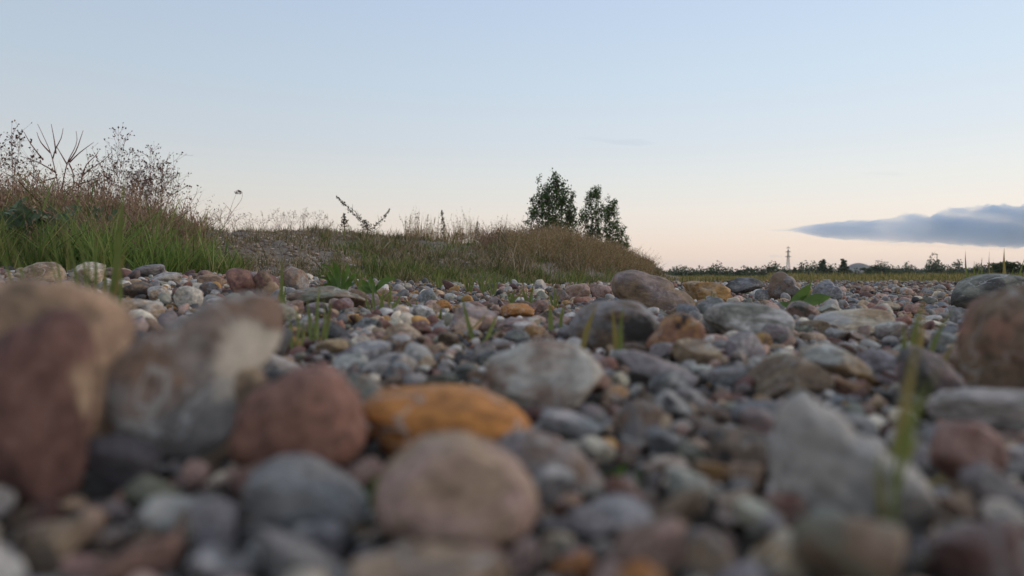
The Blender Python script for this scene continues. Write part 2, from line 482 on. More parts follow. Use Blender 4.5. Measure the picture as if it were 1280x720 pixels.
# ------------------------------------------------------------------ far hills, woods, trees, mast
def dome(name, px, half_w, top, Y, m, label, seed, power=1.6):
    rng = np.random.default_rng(seed)
    c = P(px, HORIZON, Y); c[2] = -.4
    rw, h = half_w * Y / F, (HORIZON - top) * Y / F
    nr, na = 14, 48
    V = [[0, 0, h]]
    ph = rng.uniform(0, 6, 4)
    for k in range(1, nr + 1):
        t = k / nr
        for a in np.arange(na) * 2 * math.pi / na:
            w = 1 + .06 * math.sin(3 * a + ph[0]) + .04 * math.sin(7 * a + ph[1])
            z = h * (1 - t ** power) * (1 + .05 * math.sin(5 * a + ph[2]) * t)
            V.append([rw * t * w * math.cos(a), rw * t * w * math.sin(a) * .8, z if k < nr else -1.0])
    i = np.arange(na); j = (i + 1) % na
    T = np.stack([np.zeros(na, int), 1 + i, 1 + j], 1)
    Q = np.concatenate([np.stack([1 + k * na + i, 1 + (k + 1) * na + i, 1 + (k + 1) * na + j, 1 + k * na + j], 1) for k in range(nr - 1)])
    o = obj(name, mesh_np(name, np.array(V), [T, Q], m), loc=c)
    tag(o, label, kind="structure")
dome("hill", 1073, 25, 328.5, 1500, M_HILL, "bare grey rounded hill rising behind the far trees", 1, 2.0)
for k, (px, hw, top) in enumerate([(1004, 34, 336.5), (1128, 60, 335), (840, 40, 341), (1240, 90, 334), (905, 60, 340)]):
    dome("hill", px, hw, top, 2600 + 20 * k, M_FARHILL, "low bluish hill far off on the horizon", 10 + k, 1.7)

def crown_pts(rng, n, blobs):
    """points filling a set of ellipsoid blobs (cx,cy,cz,rx,ry,rz), thinner towards the edge"""
    w = np.array([b[3] * b[4] * b[5] for b in blobs]) ** .8; w /= w.sum()
    idx = rng.choice(len(blobs), n, p=w)
    B = np.array(blobs)[idx]
    d = rng.normal(size=(n, 3)); d /= np.linalg.norm(d, axis=1)[:, None]
    r = rng.uniform(0, 1, (n, 1)) ** .45
    return B[:, :3] + d * r * B[:, 3:]
def far_tree_meshes():
    out = []
    for kind in range(5):
        rng = np.random.default_rng(100 + kind)
        blobs = []
        if kind == 0:      # slim, poplar-like
            for z in np.linspace(.18, .97, 11): blobs.append((rng.uniform(-.05, .05), rng.uniform(-.05, .05), z, .19 * (1.12 - z) + .012, .19 * (1.12 - z) + .012, .06))
        elif kind == 1:    # cone of a spruce or birch
            for z in np.linspace(.15, .95, 9): blobs.append((rng.uniform(-.05, .05), rng.uniform(-.05, .05), z, .28 * (1.08 - z), .28 * (1.08 - z), .08))
        else:              # round
            for _ in range(12):
                a, rr = rng.uniform(0, 6.28), rng.uniform(.05, .38)
                blobs.append((rr * math.cos(a), rr * math.sin(a), rng.uniform(.25, .8) - rr * .3, rng.uniform(.12, .25), rng.uniform(.12, .25), rng.uniform(.1, .2)))
        a = Acc(); leaves(a, crown_pts(rng, 700, blobs), .10, rng, 0, .8)
        crown = [a.mesh("crown", m) for m in (M_FARTREE, M_FARPALE)]
        t = Acc(); tube(t, [[0, 0, -.02], [.01, 0, .3], [0, .01, .75]], .022, .006, 6)
        for q in range(5):
            an, z = rng.uniform(0, 6.28), rng.uniform(.2, .55)
            tube(t, [[0, 0, z], [.1 * math.cos(an), .1 * math.sin(an), z + .1], [.2 * math.cos(an), .2 * math.sin(an), z + .22]], .01, .003, 4)
        out.append((crown, t.mesh("trunk", M_BARK)))
    return out
FT = far_tree_meshes()
def far_tree(px, top, width, Y, kind, tone, label, group="trees along the far edge of the field"):
    h = (HORIZON - top) * Y / F + .4
    w = width * Y / F
    base = P(px, HORIZON, Y); base[2] = -.3
    t = thing("tree", base, label, "tree", group)
    spread = {0: .36, 1: .5}.get(kind, .95)
    s = (w / spread, w / spread, h)
    rz = random.uniform(0, 6.28)
    for nm, me in (("crown", FT[kind][0][tone]), ("trunk", FT[kind][1])):
        o = obj(nm, me, t); o.scale = s; o.rotation_euler.z = rz
FAR = [  # px, top y, width, distance, shape, tone, label
    (836, 340, 10, 150, 3, 1, "low pale bush just beyond the right end of the grassy bank"),
    (850, 339.5, 12, 170, 2, 0, "dark low tree between the bank's right end and the long hedge"),
    (868, 339, 14, 180, 4, 0, "dark rounded bush, first of the hedge row right of the bank"),
    (888, 338, 16, 200, 2, 0, "dark wide bush in the hedge above the orange tan stone"),
    (905, 337, 16, 210, 3, 1, "paler rounded tree in the hedge above the slate stone"),
    (922, 336, 15, 220, 4, 0, "dark rounded tree in the hedge left of the tallest hedge tree"),
    (936, 336, 14, 210, 2, 0, "dark bushy tree directly left of the pale hedge tree"),
    (952, 334, 14, 220, 3, 1, "pale bushy tree in the hedge left of the mast"),
    (964, 331.5, 11, 230, 2, 1, "tallest pale leafy tree in the hedge left of the mast"),
    (981, 337, 9, 240, 4, 1, "small pale bush at the foot of the mast"),
    (993, 335, 9, 240, 0, 1, "slim pale tree just right of the mast"),
    (999, 336, 8, 250, 2, 1, "small pale tree beside the slim one right of the mast"),
    (1013, 338, 12, 250, 3, 0, "low dark tree left of the narrow upright poplar"),
    (1027, 325.5, 13, 260, 0, 0, "narrow upright dark poplar standing alone in the field edge"),
    (1038, 334, 7, 260, 1, 1, "tiny pointed tree between the two tall dark field trees"),
    (1055, 325, 13, 260, 0, 1, "tall pointed dark tree in front of the grey hill"),
    (1084, 333.5, 15, 270, 2, 0, "dark bush at the right side of the grey hill"),
    (1103, 328.5, 25, 270, 4, 0, "broad round dark tree right of the grey hill"),
    (1117, 333, 12, 270, 3, 1, "paler tree touching the broad round tree on its right"),
    (1126, 337, 14, 260, 2, 0, "low dark bush at the end of the hedge row"),
    (1148, 336, 18, 260, 3, 0, "dark bush beyond the yellow grass right of the broad round tree"),
    (1170, 334, 18, 260, 2, 0, "dark tree halfway between the broad round tree and the frame-side thicket"),
    (1192, 333, 14, 260, 4, 1, "pale tree beyond the grey lichen stone"),
    (1222, 330, 16, 120, 3, 1, "pale tree behind the thin grass blades on the grey lichen stone"),
    (1250, 324, 26, 110, 2, 0, "dark thicket tree left of the last one above the lichen stone"),
    (1276, 323, 30, 110, 4, 0, "dark round thicket tree rightmost above the lichen stone"),
    (1310, 322, 34, 110, 3, 0, "dark thicket tree past the right end of the row"),
    (1350, 325, 34, 115, 2, 0, "last dark thicket tree of the row"),
]
for row in FAR: far_tree(row[0], row[1] - 1.2, row[2] * 1.15, *row[3:])
def build_woods():
    rng = np.random.default_rng(5)
    a = Acc(); blobs = []
    for px in np.arange(690, 1700, 3.2):
        Y = rng.uniform(300, 340)
        c = P(px, HORIZON, Y)
        h = rng.uniform(2.2, 4.2) * (.95 + .9 * mnoise.noise(Vector((px * .045, 2.0, 0))) + .5 * mnoise.noise(Vector((px * .16, 5.0, 0)))) * (.55 if 1052 < px < 1097 else 1.0) * (1.75 if px > 1080 else 1.7 if px > 930 else 1.4)
        blobs.append((c[0], c[1], h * .25, rng.uniform(1.6, 2.8), 1.8, h * .72))
    leaves(a, crown_pts(rng, 46000, blobs), .75, rng, 0, .8)
    o = obj("woods", a.mesh("woods", M_FARTREE)); tag(o, "dark far off hedge of woods closing the field", kind="stuff")
build_woods()

def build_mast():
    Y = 480.0; s = Y / F
    base = P(985, HORIZON, Y); base[2] = -.4
    t = thing("lattice_mast", base, "tall thin lattice mast standing far off beyond the hedge", "mast")
    H = (HORIZON - 307) * s + .4; hw = 1.3
    for sx in (-1, 1):
        for sy in (-1, 1):
            a = Acc(); tube(a, [[sx * hw, sy * hw, 0], [sx * hw * .55, sy * hw * .55, H * .45], [sx * .32, sy * .32, H * .86]], .13, .09, 5)
            obj("leg", a.mesh("leg", M_STEEL), t)
    a = Acc()
    zs = np.linspace(0, .86, 12)
    for k in range(11):
        w0, w1 = (np.interp(z, [0, .45, .86], [hw, hw * .55, .32]) for z in zs[k:k + 2])
        for (ax, ay), (bx, by) in (((-1, -1), (1, -1)), ((1, -1), (1, 1)), ((1, 1), (-1, 1)), ((-1, 1), (-1, -1))):
            tube(a, [[ax * w0, ay * w0, zs[k] * H], [bx * w1, by * w1, zs[k + 1] * H]], .05, .05, 4)
            tube(a, [[bx * w0, by * w0, zs[k] * H], [ax * w1, ay * w1, zs[k + 1] * H]], .05, .05, 4)
            tube(a, [[ax * w0, ay * w0, zs[k] * H], [bx * w0, by * w0, zs[k] * H]], .05, .05, 4)
    o = obj("bracing", a.mesh("bracing", M_STEEL), t); o["kind"] = "stuff"
    for z, w in ((.64, 2.0), (.80, 1.7), (.93, 1.1)):
        a = Acc()
        tube(a, [[-w, 0, z * H], [-w * .5, 0, z * H + .25], [0, 0, z * H + .35], [w * .5, 0, z * H + .25], [w, 0, z * H]], .16, .16, 5)
        tube(a, [[-w, 0, z * H], [w, 0, z * H]], .12, .12, 5)
        for q in (-1, -.5, .5, 1): tube(a, [[q * w, 0, z * H + .2], [q * w, 0, z * H - .6]], .1, .06, 5)
        obj("cross_arm", a.mesh("cross_arm", M_STEEL), t)
    a = Acc(); tube(a, [[0, 0, H * .84], [0, 0, H]], .2, .08, 6)
    obj("spire", a.mesh("spire", M_STEEL), t)
build_mast()

# ------------------------------------------------------------------ clouds
def cloud_material(name, dens, col, scale=1 / 260.0):
    m = bpy.data.materials.new(name); m.use_nodes = True
    nt = m.node_tree; nt.nodes.clear()
    out = nt.nodes.new("ShaderNodeOutputMaterial"); v = nt.nodes.new("ShaderNodeVolumePrincipled")
    v.inputs["Color"].default_value = (*col, 1)
    v.inputs["Anisotropy"].default_value = 0.0
    tc = node(nt, "ShaderNodeTexCoord")
    mp = node(nt, "ShaderNodeMapping"); mp.inputs["Scale"].default_value = (.45, .6, 1.5); nt.links.new(tc.outputs["Object"], mp.inputs["Vector"])
    n = noise_node(nt, mp.outputs[0], scale, 5, .62, .3)
    nt.links.new(maprange(nt, n.outputs["Fac"], .30, .58, 0, dens), v.inputs["Density"])
    nt.links.new(v.outputs[0], out.inputs["Volume"])
    return m
M_CLOUD = cloud_material("cloud_vapour", .011, (.55, .76, .99))
M_WISP = cloud_material("thin_cloud_vapour", .004, (.60, .72, .90))
def cloud(name, outline, Y, m, label, seed, thick=1.2, bump=.12):
    """outline: (px, top y, bottom y) rows; a body of vapour with its own depth, lumps on top and a flatter base"""
    o_ = np.array(outline, float)
    xs = np.linspace(o_[0, 0], o_[-1, 0], max(24, int((o_[-1, 0] - o_[0, 0]) / 3)))
    top, bot = np.interp(xs, o_[:, 0], o_[:, 1]), np.interp(xs, o_[:, 0], o_[:, 2])
    na = 28; V = []
    hmax = (bot - top).max()
    for x, a, b in zip(xs, top, bot):
        h = max(b - a, .4)
        for k in range(na):
            t = 2 * math.pi * k / na
            dz = -math.sin(t) * h / 2 ; dy = math.cos(t) * h / 2 * thick * (hmax / h) ** .35
            f = bump * h * mnoise.fractal(Vector((x * .06, t * 1.2 + seed, math.cos(t) * 2 + seed)), 1.0, 2.0, 5)
            f += .25 * bump * h * mnoise.fractal(Vector((x * .25, math.sin(t) * 3 + seed, math.cos(t) * 3)), 1.0, 2.0, 4)
            if dz > 0: f *= .55
            V.append(P(x, (a + b) / 2 + dz + (f if dz > 0 else -f * 1.0), Y + dy * Y / F * (1 + f / h)))
    V = np.array(V); n = len(xs)
    i, j = np.meshgrid(np.arange(n - 1), np.arange(na), indexing='ij'); i, j = i.ravel(), j.ravel()
    Q = np.stack([i * na + j, i * na + (j + 1) % na, (i + 1) * na + (j + 1) % na, (i + 1) * na + j], 1)
    T = [[0, k + 1, k] for k in range(1, na - 1)] + [[(n - 1) * na, (n - 1) * na + k, (n - 1) * na + k + 1] for k in range(1, na - 1)]
    c = V.mean(0)
    ob = obj(name, mesh_np(name, V - c, outward(V, [np.array(T), Q[:, ::-1]]), m), loc=c)
    tag(ob, label, "cloud", "clouds over the far field")
cloud("cloud", [(958, 287.8, 288.3), (972, 287.2, 288.7), (984, 286.8, 289.2), (1000, 283, 291), (1015, 281, 294.5), (1030, 279, 297.5), (1060, 276, 300), (1090, 274.5, 302), (1112, 273, 303), (1130, 268, 303.5), (1150, 266.5, 304), (1163, 270, 304.5),
                (1180, 262, 305.5), (1200, 259, 307), (1220, 258.5, 308), (1242, 255, 309), (1260, 257, 309), (1290, 256, 309), (1350, 250, 310), (1420, 256, 310), (1500, 262, 308), (1600, 280, 304), (1660, 294, 297)],
      4200, M_CLOUD, "large blue grey cloud bank low over the right side of the horizon", 3.0)
cloud("cloud", [(968, 286, 286.6), (985, 283.5, 288), (1010, 282, 289), (1035, 283, 289), (1050, 286, 287)], 4400, M_WISP, "thin streak of cloud trailing off the left tip of the big bank", 21.0, bump=.3)
cloud("cloud", [(1060, 303, 304), (1110, 302.5, 307), (1160, 304, 309), (1210, 306, 312), (1270, 308, 314), (1330, 309, 315), (1400, 311, 313)], 4150, M_WISP, "ragged thin streak of cloud hanging under the big bank", 31.0, bump=.5)
cloud("cloud", [(958, 319.6, 320.4), (964, 318.4, 321.6), (972, 318.2, 322), (980, 319.6, 321)], 4300, M_CLOUD, "small flat grey cloud just left of the mast", 8.0)
cloud("cloud", [(1070, 217, 217.6), (1095, 214.5, 219), (1120, 215, 220), (1135, 217.5, 218.5)], 4300, M_WISP, "faint thin cloud streak above the big cloud bank", 12.0)
cloud("cloud", [(714, 172, 173), (740, 170, 176), (770, 174, 181), (800, 173, 183), (822, 178, 180)], 4300, M_WISP, "very faint wispy cloud high above the leafy bushes", 15.0)

# ------------------------------------------------------------------ stones
_ICO = {}
def ico(n):
    if n not in _ICO:
        t = (1 + 5 ** .5) / 2
        V = [(-1, t, 0), (1, t, 0), (-1, -t, 0), (1, -t, 0), (0, -1, t), (0, 1, t), (0, -1, -t), (0, 1, -t), (t, 0, -1), (t, 0, 1), (-t, 0, -1), (-t, 0, 1)]
        Fc = [(0, 11, 5), (0, 5, 1), (0, 1, 7), (0, 7, 10), (0, 10, 11), (1, 5, 9), (5, 11, 4), (11, 10, 2), (10, 7, 6), (7, 1, 8), (3, 9, 4), (3, 4, 2), (3, 2, 6), (3, 6, 8), (3, 8, 9), (4, 9, 5), (2, 4, 11), (6, 2, 10), (8, 6, 7), (9, 8, 1)]
        V = [np.array(v) / np.linalg.norm(v) for v in V]
        for _ in range(n):
            cache, G = {}, []
            def mid(a, b):
                k = (min(a, b), max(a, b))
                if k not in cache:
                    m = V[a] + V[b]; V.append(m / np.linalg.norm(m)); cache[k] = len(V) - 1
                return cache[k]
            for a, b, c in Fc:
                x, y, z = mid(a, b), mid(b, c), mid(c, a)
                G += [(a, x, z), (b, y, x), (c, z, y), (x, y, z)]
            Fc = G
        _ICO[n] = (np.array(V), np.array(Fc))
    return _ICO[n]
def stone_shape(rng, sub, ang=3, lump=.10, fine=.012):
    """unit pebble: lumpy ball, a few worn planar faces, fine roughness"""
    V, Fc = ico(sub)
    U = V.copy()
    q = rng.uniform(.72, .95)
    U = np.sign(U) * np.abs(U) ** q
    r = np.zeros(len(V))
    for _ in range(7):
        w = rng.normal(size=3) * rng.uniform(1.2, 2.6)
        r += rng.normal() * np.sin(V @ w + rng.uniform(0, 6.28))
    U *= (1 + lump * .45 * r)[:, None]
    for _ in range(ang + 2):
        n = rng.normal(size=3); n /= np.linalg.norm(n)
        s = U @ n
        cut = s.max() * rng.uniform(.5, .8)
        over = np.maximum(0, s - cut)
        U -= n * (over * .94)[:, None]
    if fine:
        f = np.zeros(len(V))
        for _ in range(9):
            w = rng.normal(size=3) * rng.uniform(5, 12)
            f += rng.normal() * np.sin(U @ w + rng.uniform(0, 6.28))
        U *= (1 + fine * .5 * f)[:, None]
    return U, Fc
def jitter(c, rng, k=.12):
    g = rng.uniform(1 - k, 1 + k)
    return tuple(float(max(.02, x * g * rng.uniform(.96, 1.04))) for x in c)

STONES = []   # every hand placed stone: x0,x1,y0,y1 in photo pixels, tilt (deg, + = rises to the right), planar cuts, minerals, short name, label
def S(x0, x1, y0, y1, tilt, ang, a, b, short, label, lump=.10, dep=.85, pos=None):
    STONES.append((x0, x1, y0, y1, tilt, ang, a, b, short, label, lump, dep, pos))
# close, out of focus
S(-80, 168, 347, 612, -8, 3, 'tan', 'brown', "big tan boulder", "big blurred tan brown stone rising tallest on the left edge")
S(-60, 120, 386, 650, 10, 5, 'maroon', 'maroon', "dark maroon stone", "large dark maroon stone leaning before the big tan boulder")
S(112, 354, 366, 590, 24, 6, 'brown', 'grey', "big two-tone stone", "big grey stone with a tan and white broken corner", .12)
S(228, 334, 452, 585, 5, 4, 'tan', 'brown', "tan block", "tan block wedged under the corner of the big two-tone stone")
S(286, 458, 456, 606, -6, 5, 'reddish brown', 'reddish brown', "reddish brown stone", "large rounded reddish brown stone left of the bright orange stone")
S(450, 664, 483, 588, -3, 4, 'orange', 'orange', "bright orange stone", "bright orange flat-topped stone, biggest orange one in the gravel", .08)
S(464, 674, 548, 698, 0, 4, 'tan', 'pink', "beige foreground stone", "large beige brown rounded stone right in front of the bright orange stone", .08)
S(304, 460, 574, 672, -4, 3, 'blue grey', 'grey', "smooth blue grey stone", "smooth blue grey stone in front of the reddish brown stone")
S(296, 354, 628, 680, 0, 2, 'pink', 'cream', "pinkish white pebble", "small pinkish white pebble below the smooth blue grey stone")
S(616, 756, 540, 618, -22, 4, 'purple grey', 'brown', "purplish wedge", "purplish brown wedge leaning on the right end of the orange stone")
S(606, 756, 424, 522, -3, 5, 'pale grey', 'brown', "mottled stone", "big mottled grey and brown stone at the middle of the gravel", .13)
S(962, 1177, 493, 668, -30, 4, 'pale grey', 'pale grey', "long pale slab", "long pale grey slab slanting down to the right, biggest grey one", .08)
S(812, 868, 487, 538, 0, 3, 'charcoal', 'pale grey', "dark ball stone", "dark round stone with a whitish cap")
S(886, 976, 535, 604, -8, 3, 'brown', 'charcoal', "dark brown lump", "dark brown lump tucked under the long pale slab's left end")
S(916, 986, 500, 548, 4, 3, 'blue grey', 'grey', "blue grey lump", "blue grey lump at the upper left of the long pale slab")
S(1196, 1350, 354, 512, 8, 3, 'brown', 'reddish brown', "tall brown boulder", "tall blurred brown stone standing at the right edge", .08)
S(1160, 1330, 484, 545, 3, 3, 'pale grey', 'greenish grey', "flat grey slab", "flat pale grey slab lying below the tall brown boulder")
S(1164, 1264, 528, 612, -6, 5, 'pink', 'reddish brown', "pink red block", "pink and red angular block under the flat grey slab")
S(1190, 1340, 342, 392, 2, 4, 'greenish grey', 'charcoal', "lichen stone", "long greenish grey lichen stone with thin grass standing on it")
S(706, 820, 622, 688, 2, 3, 'pale grey', 'blue grey', "pale oval stone", "pale grey oval stone in front of the small seedling")
S(952, 1012, 612, 662, 0, 4, 'pink', 'reddish brown', "rosy pebble", "rosy red pebble in front of the long pale slab's lower side")
S(868, 912, 576, 616, 0, 3, 'ochre', 'tan', "ochre pebble", "ochre pebble between the seedling and the dark brown lump")
S(686, 742, 686, 742, 0, 3, 'orange', 'reddish brown', "rusty corner pebble", "rust orange pebble right of the beige foreground stone, very close")
S(232, 292, 622, 708, 0, 2, 'blue grey', 'grey', "grey egg stone", "grey egg shaped stone left of the pinkish white pebble")
S(362, 446, 650, 708, 8, 3, 'charcoal', 'grey', "charcoal pebble", "charcoal grey pebble below the smooth blue grey stone")
S(430, 640, 684, 790, 0, 3, 'brown', 'tan', "nearest brown stone", "brown beige stone nearest the lens, cut by the lower edge")
S(990, 1140, 640, 770, -10, 3, 'greenish grey', 'brown', "dull brown grey stone", "dull brown grey stone below the long pale slab, near the lens")
S(1160, 1290, 640, 760, 10, 4, 'maroon', 'purple grey', "dark corner stone", "dark maroon grey stone in the lower right corner")
S(1200, 1300, 580, 650, -5, 3, 'purple grey', 'grey', "grey corner pebble", "purple grey stone right of the pink red block")
S(760, 870, 640, 730, 12, 3, 'brown', 'pink', "brown pink stone", "brown and pink stone right of the pale oval stone")
S(846, 930, 660, 740, 0, 4, 'grey', 'tan', "grey tan pebble", "grey and tan stone between the brown pink and dull stones")
S(660, 720, 585, 640, 30, 3, 'pale grey', 'grey', "upright grey chip", "pale grey chip standing below the purplish wedge")
S(674, 760, 512, 560, -15, 3, 'blue grey', 'pale grey', "slanting grey pebble", "light blue grey pebble slanting right of the bright orange stone")
S(770, 830, 500, 560, 0, 3, 'brown', 'grey', "brown pebble", "dull brown pebble left of the dark ball stone")
S(300, 372, 560, 600, 0, 3, 'charcoal', 'blue grey', "slate chip", "dark slate chip peeping under the reddish brown stone")
# middle distance
S(1000, 1094, 430, 482, -12, 3, 'tan', 'pale grey', "pale tan stone", "pale tan grey stone right of the middle, sloping to the right")
S(1072, 1106, 444, 466, 0, 2, 'pale grey', 'blue grey', "white blue pebble", "whitish blue pebble at the right end of the pale tan stone")
S(1026, 1094, 470, 500, -4, 3, 'ochre', 'reddish brown', "rusty flat pebble", "rusty orange flat pebble below the pale tan stone")
S(772, 874, 438, 490, -20, 3, 'purple grey', 'grey', "long purple grey stone", "long purple grey stone slanting below the orange brown block")
S(884, 938, 456, 490, 6, 3, 'blue grey', 'grey', "slate blue pebble", "slate blue pebble below the mossy stone")
S(840, 910, 424, 462, -4, 3, 'brown', 'tan', "brown oval", "brown oval stone below the orange brown block's right side")
S(808, 882, 390, 448, 14, 6, 'ochre', 'reddish brown', "orange brown block", "orange brown angular block with a hollow painted dark on top", .12)
S(710, 822, 374, 442, 4, 4, 'grey', 'brown', "blocky grey stone", "large blocky grey brown stone left of the orange brown block")
S(878, 994, 378, 430, -6, 4, 'greenish grey', 'pale grey', "mossy stone", "greenish grey mossy stone right of the orange brown block", .13)
S(934, 992, 404, 434, 0, 3, 'grey', 'purple grey', "plain grey stone", "plain grey rounded stone just below the mossy stone")
S(1014, 1120, 386, 418, 3, 3, 'cream', 'tan', "long cream stone", "long flat cream and tan stone on the right of the gravel")
S(764, 874, 337, 394, -26, 3, 'brown', 'purple grey', "slanting dark stone", "dark brown elongated stone slanting down right before the tall dry grass")
S(852, 914, 351, 382, -3, 4, 'ochre', 'tan', "orange tan stone", "orange tan stone right of the slanting dark stone")
S(960, 1004, 339, 378, -20, 5, 'grey', 'brown', "upright grey stone", "upright pointed grey stone below the mast")
S(903, 954, 347, 370, 0, 4, 'charcoal', 'blue grey', "dark slate stone", "dark slate stone right behind the orange tan stone")
S(1014, 1054, 349, 376, -14, 5, 'grey', 'blue grey', "triangular grey stone", "triangular grey stone behind the broad-leaved plant")
S(1026, 1048, 371, 392, 20, 5, 'pink', 'tan', "pink wedge", "small pink wedge right of the broad-leaved plant")
S(1092, 1126, 376, 393, -4, 3, 'tan', 'greenish grey', "tan oval pebble", "tan oval pebble above the right end of the long cream stone")
S(943, 967, 361, 379, 0, 3, 'blue grey', 'grey', "round blue grey pebble", "round blue grey pebble below the upright grey stone's left side")
S(706, 738, 354, 378, 0, 3, 'pink', 'tan', "pinkish round stone", "pinkish round stone, left one of two before the slanting dark stone")
S(734, 768, 355, 377, -6, 3, 'pink', 'reddish brown', "rosy flat stone", "rosy stone touching the slanting dark stone on its left")
S(668, 684, 349, 366, 0, 2, 'pale grey', 'blue grey', "whitish round pebble", "whitish round pebble standing up at the edge of the grass")
S(543, 564, 375, 392, -8, 2, 'ochre', 'orange', "amber pebble", "amber pebble left of centre behind the thin grass sprout")
S(626, 668, 379, 402, 2, 3, 'orange', 'ochre', "orange pebble", "orange oval pebble at the middle of the gravel")
S(620, 680, 396, 418, 4, 3, 'pink', 'purple grey', "pink striped stone", "long pinkish stone with a pale end just below the orange pebble")
S(654, 690, 405, 428, -10, 3, 'tan', 'ochre', "tan nub", "tan nub in front of the pink striped stone's right end")
S(560, 622, 382, 420, 3, 3, 'purple grey', 'pink', "purple pink stone", "purple pink rounded stone behind the thin grass sprout")
S(594, 640, 438, 462, 0, 3, 'charcoal', 'greenish grey', "dark green pebble", "dark greenish pebble at the left shoulder of the mottled stone")
S(744, 774, 446, 474, 0, 3, 'pink', 'reddish brown', "coral pebble", "coral pink pebble at the right end of the mottled stone")
S(282, 321, 335, 374, 0, 4, 'maroon', 'reddish brown', "maroon pair left", "dark maroon stone, left one of a touching pair", .12)
S(316, 350, 338, 376, 0, 4, 'maroon', 'brown', "maroon pair right", "maroon brown stone, right one of a touching pair", .12)
S(350, 387, 333, 366, -12, 4, 'brown', 'grey', "grey brown stone", "grey brown stone with a sloping top right of the maroon pair")
S(356, 460, 357, 390, -4, 3, 'brown', 'greenish grey', "long brown stone", "long smooth brown stone in front of the broad leafy weed")
S(476, 504, 397, 416, 25, 2, 'cream', 'cream', "cream oval", "cream oval pebble tilted up to the right")
S(444, 472, 406, 424, 14, 2, 'pale grey', 'cream', "white oval", "whitish oval pebble left of the cream oval")
S(499, 516, 405, 419, 0, 2, 'orange', 'ochre', "little orange pebble", "little orange pebble touching the cream oval")
S(504, 542, 428, 464, -20, 3, 'pale grey', 'pale grey', "white grey pebble", "white grey pebble with a smooth top below the cream oval")
S(436, 490, 426, 462, 5, 3, 'blue grey', 'pale grey', "pale blue stone", "pale blue grey stone left of the white grey pebble")
S(478, 520, 418, 450, 0, 3, 'brown', 'charcoal', "dark capped pebble", "dark brown pebble between the pale blue and white grey pebbles")
S(382, 432, 398, 430, 0, 3, 'purple grey', 'charcoal', "dark purple stone", "dark purple grey stone behind the short grass sprout")
S(410, 442, 372, 396, 0, 3, 'maroon', 'purple grey', "wine pebble", "wine coloured pebble below the long brown stone")
S(520, 550, 362, 386, 0, 3, 'blue grey', 'greenish grey', "grey blue round stone", "grey blue round stone behind the cream oval")
S(26, 84, 327, 356, 0, 3, 'tan', 'brown', "tan bank stone", "tan rounded stone at the foot of the bank behind the big boulder")
S(92, 133, 327, 362, 0, 3, 'cream', 'tan', "cream bank stone", "cream rounded stone among the tall grass blades")
S(128, 166, 334, 350, 0, 3, 'brown', 'tan', "brown bank stone", "brown flat stone right of the cream bank stone")
S(164, 208, 330, 350, 4, 3, 'grey', 'charcoal', "grey bank stone", "grey rounded stone at the edge of the green grass")
S(186, 228, 340, 356, 4, 2, 'pale grey', 'grey', "pale flat stone", "pale flat stone in front of the grey bank stone")
S(216, 254, 357, 388, 0, 3, 'cream', 'pale grey', "pale round stone", "pale rounded stone above the big two-tone stone")
S(184, 212, 357, 379, 0, 3, 'pale grey', 'tan', "pale grey nub", "pale grey nub left of the pale round stone")
S(148, 192, 351, 376, -6, 4, 'charcoal', 'brown', "black bank stone", "nearly black stone in a gap left of the pale pebbles")
S(126, 206, 372, 408, -4, 4, 'tan', 'pale grey', "holed tan stone", "pale tan stone with a hole painted dark above the big two-tone stone", .13)
S(246, 284, 342, 360, 0, 3, 'tan', 'brown', "tan flat pebble", "tan flat pebble just left of the maroon pair")

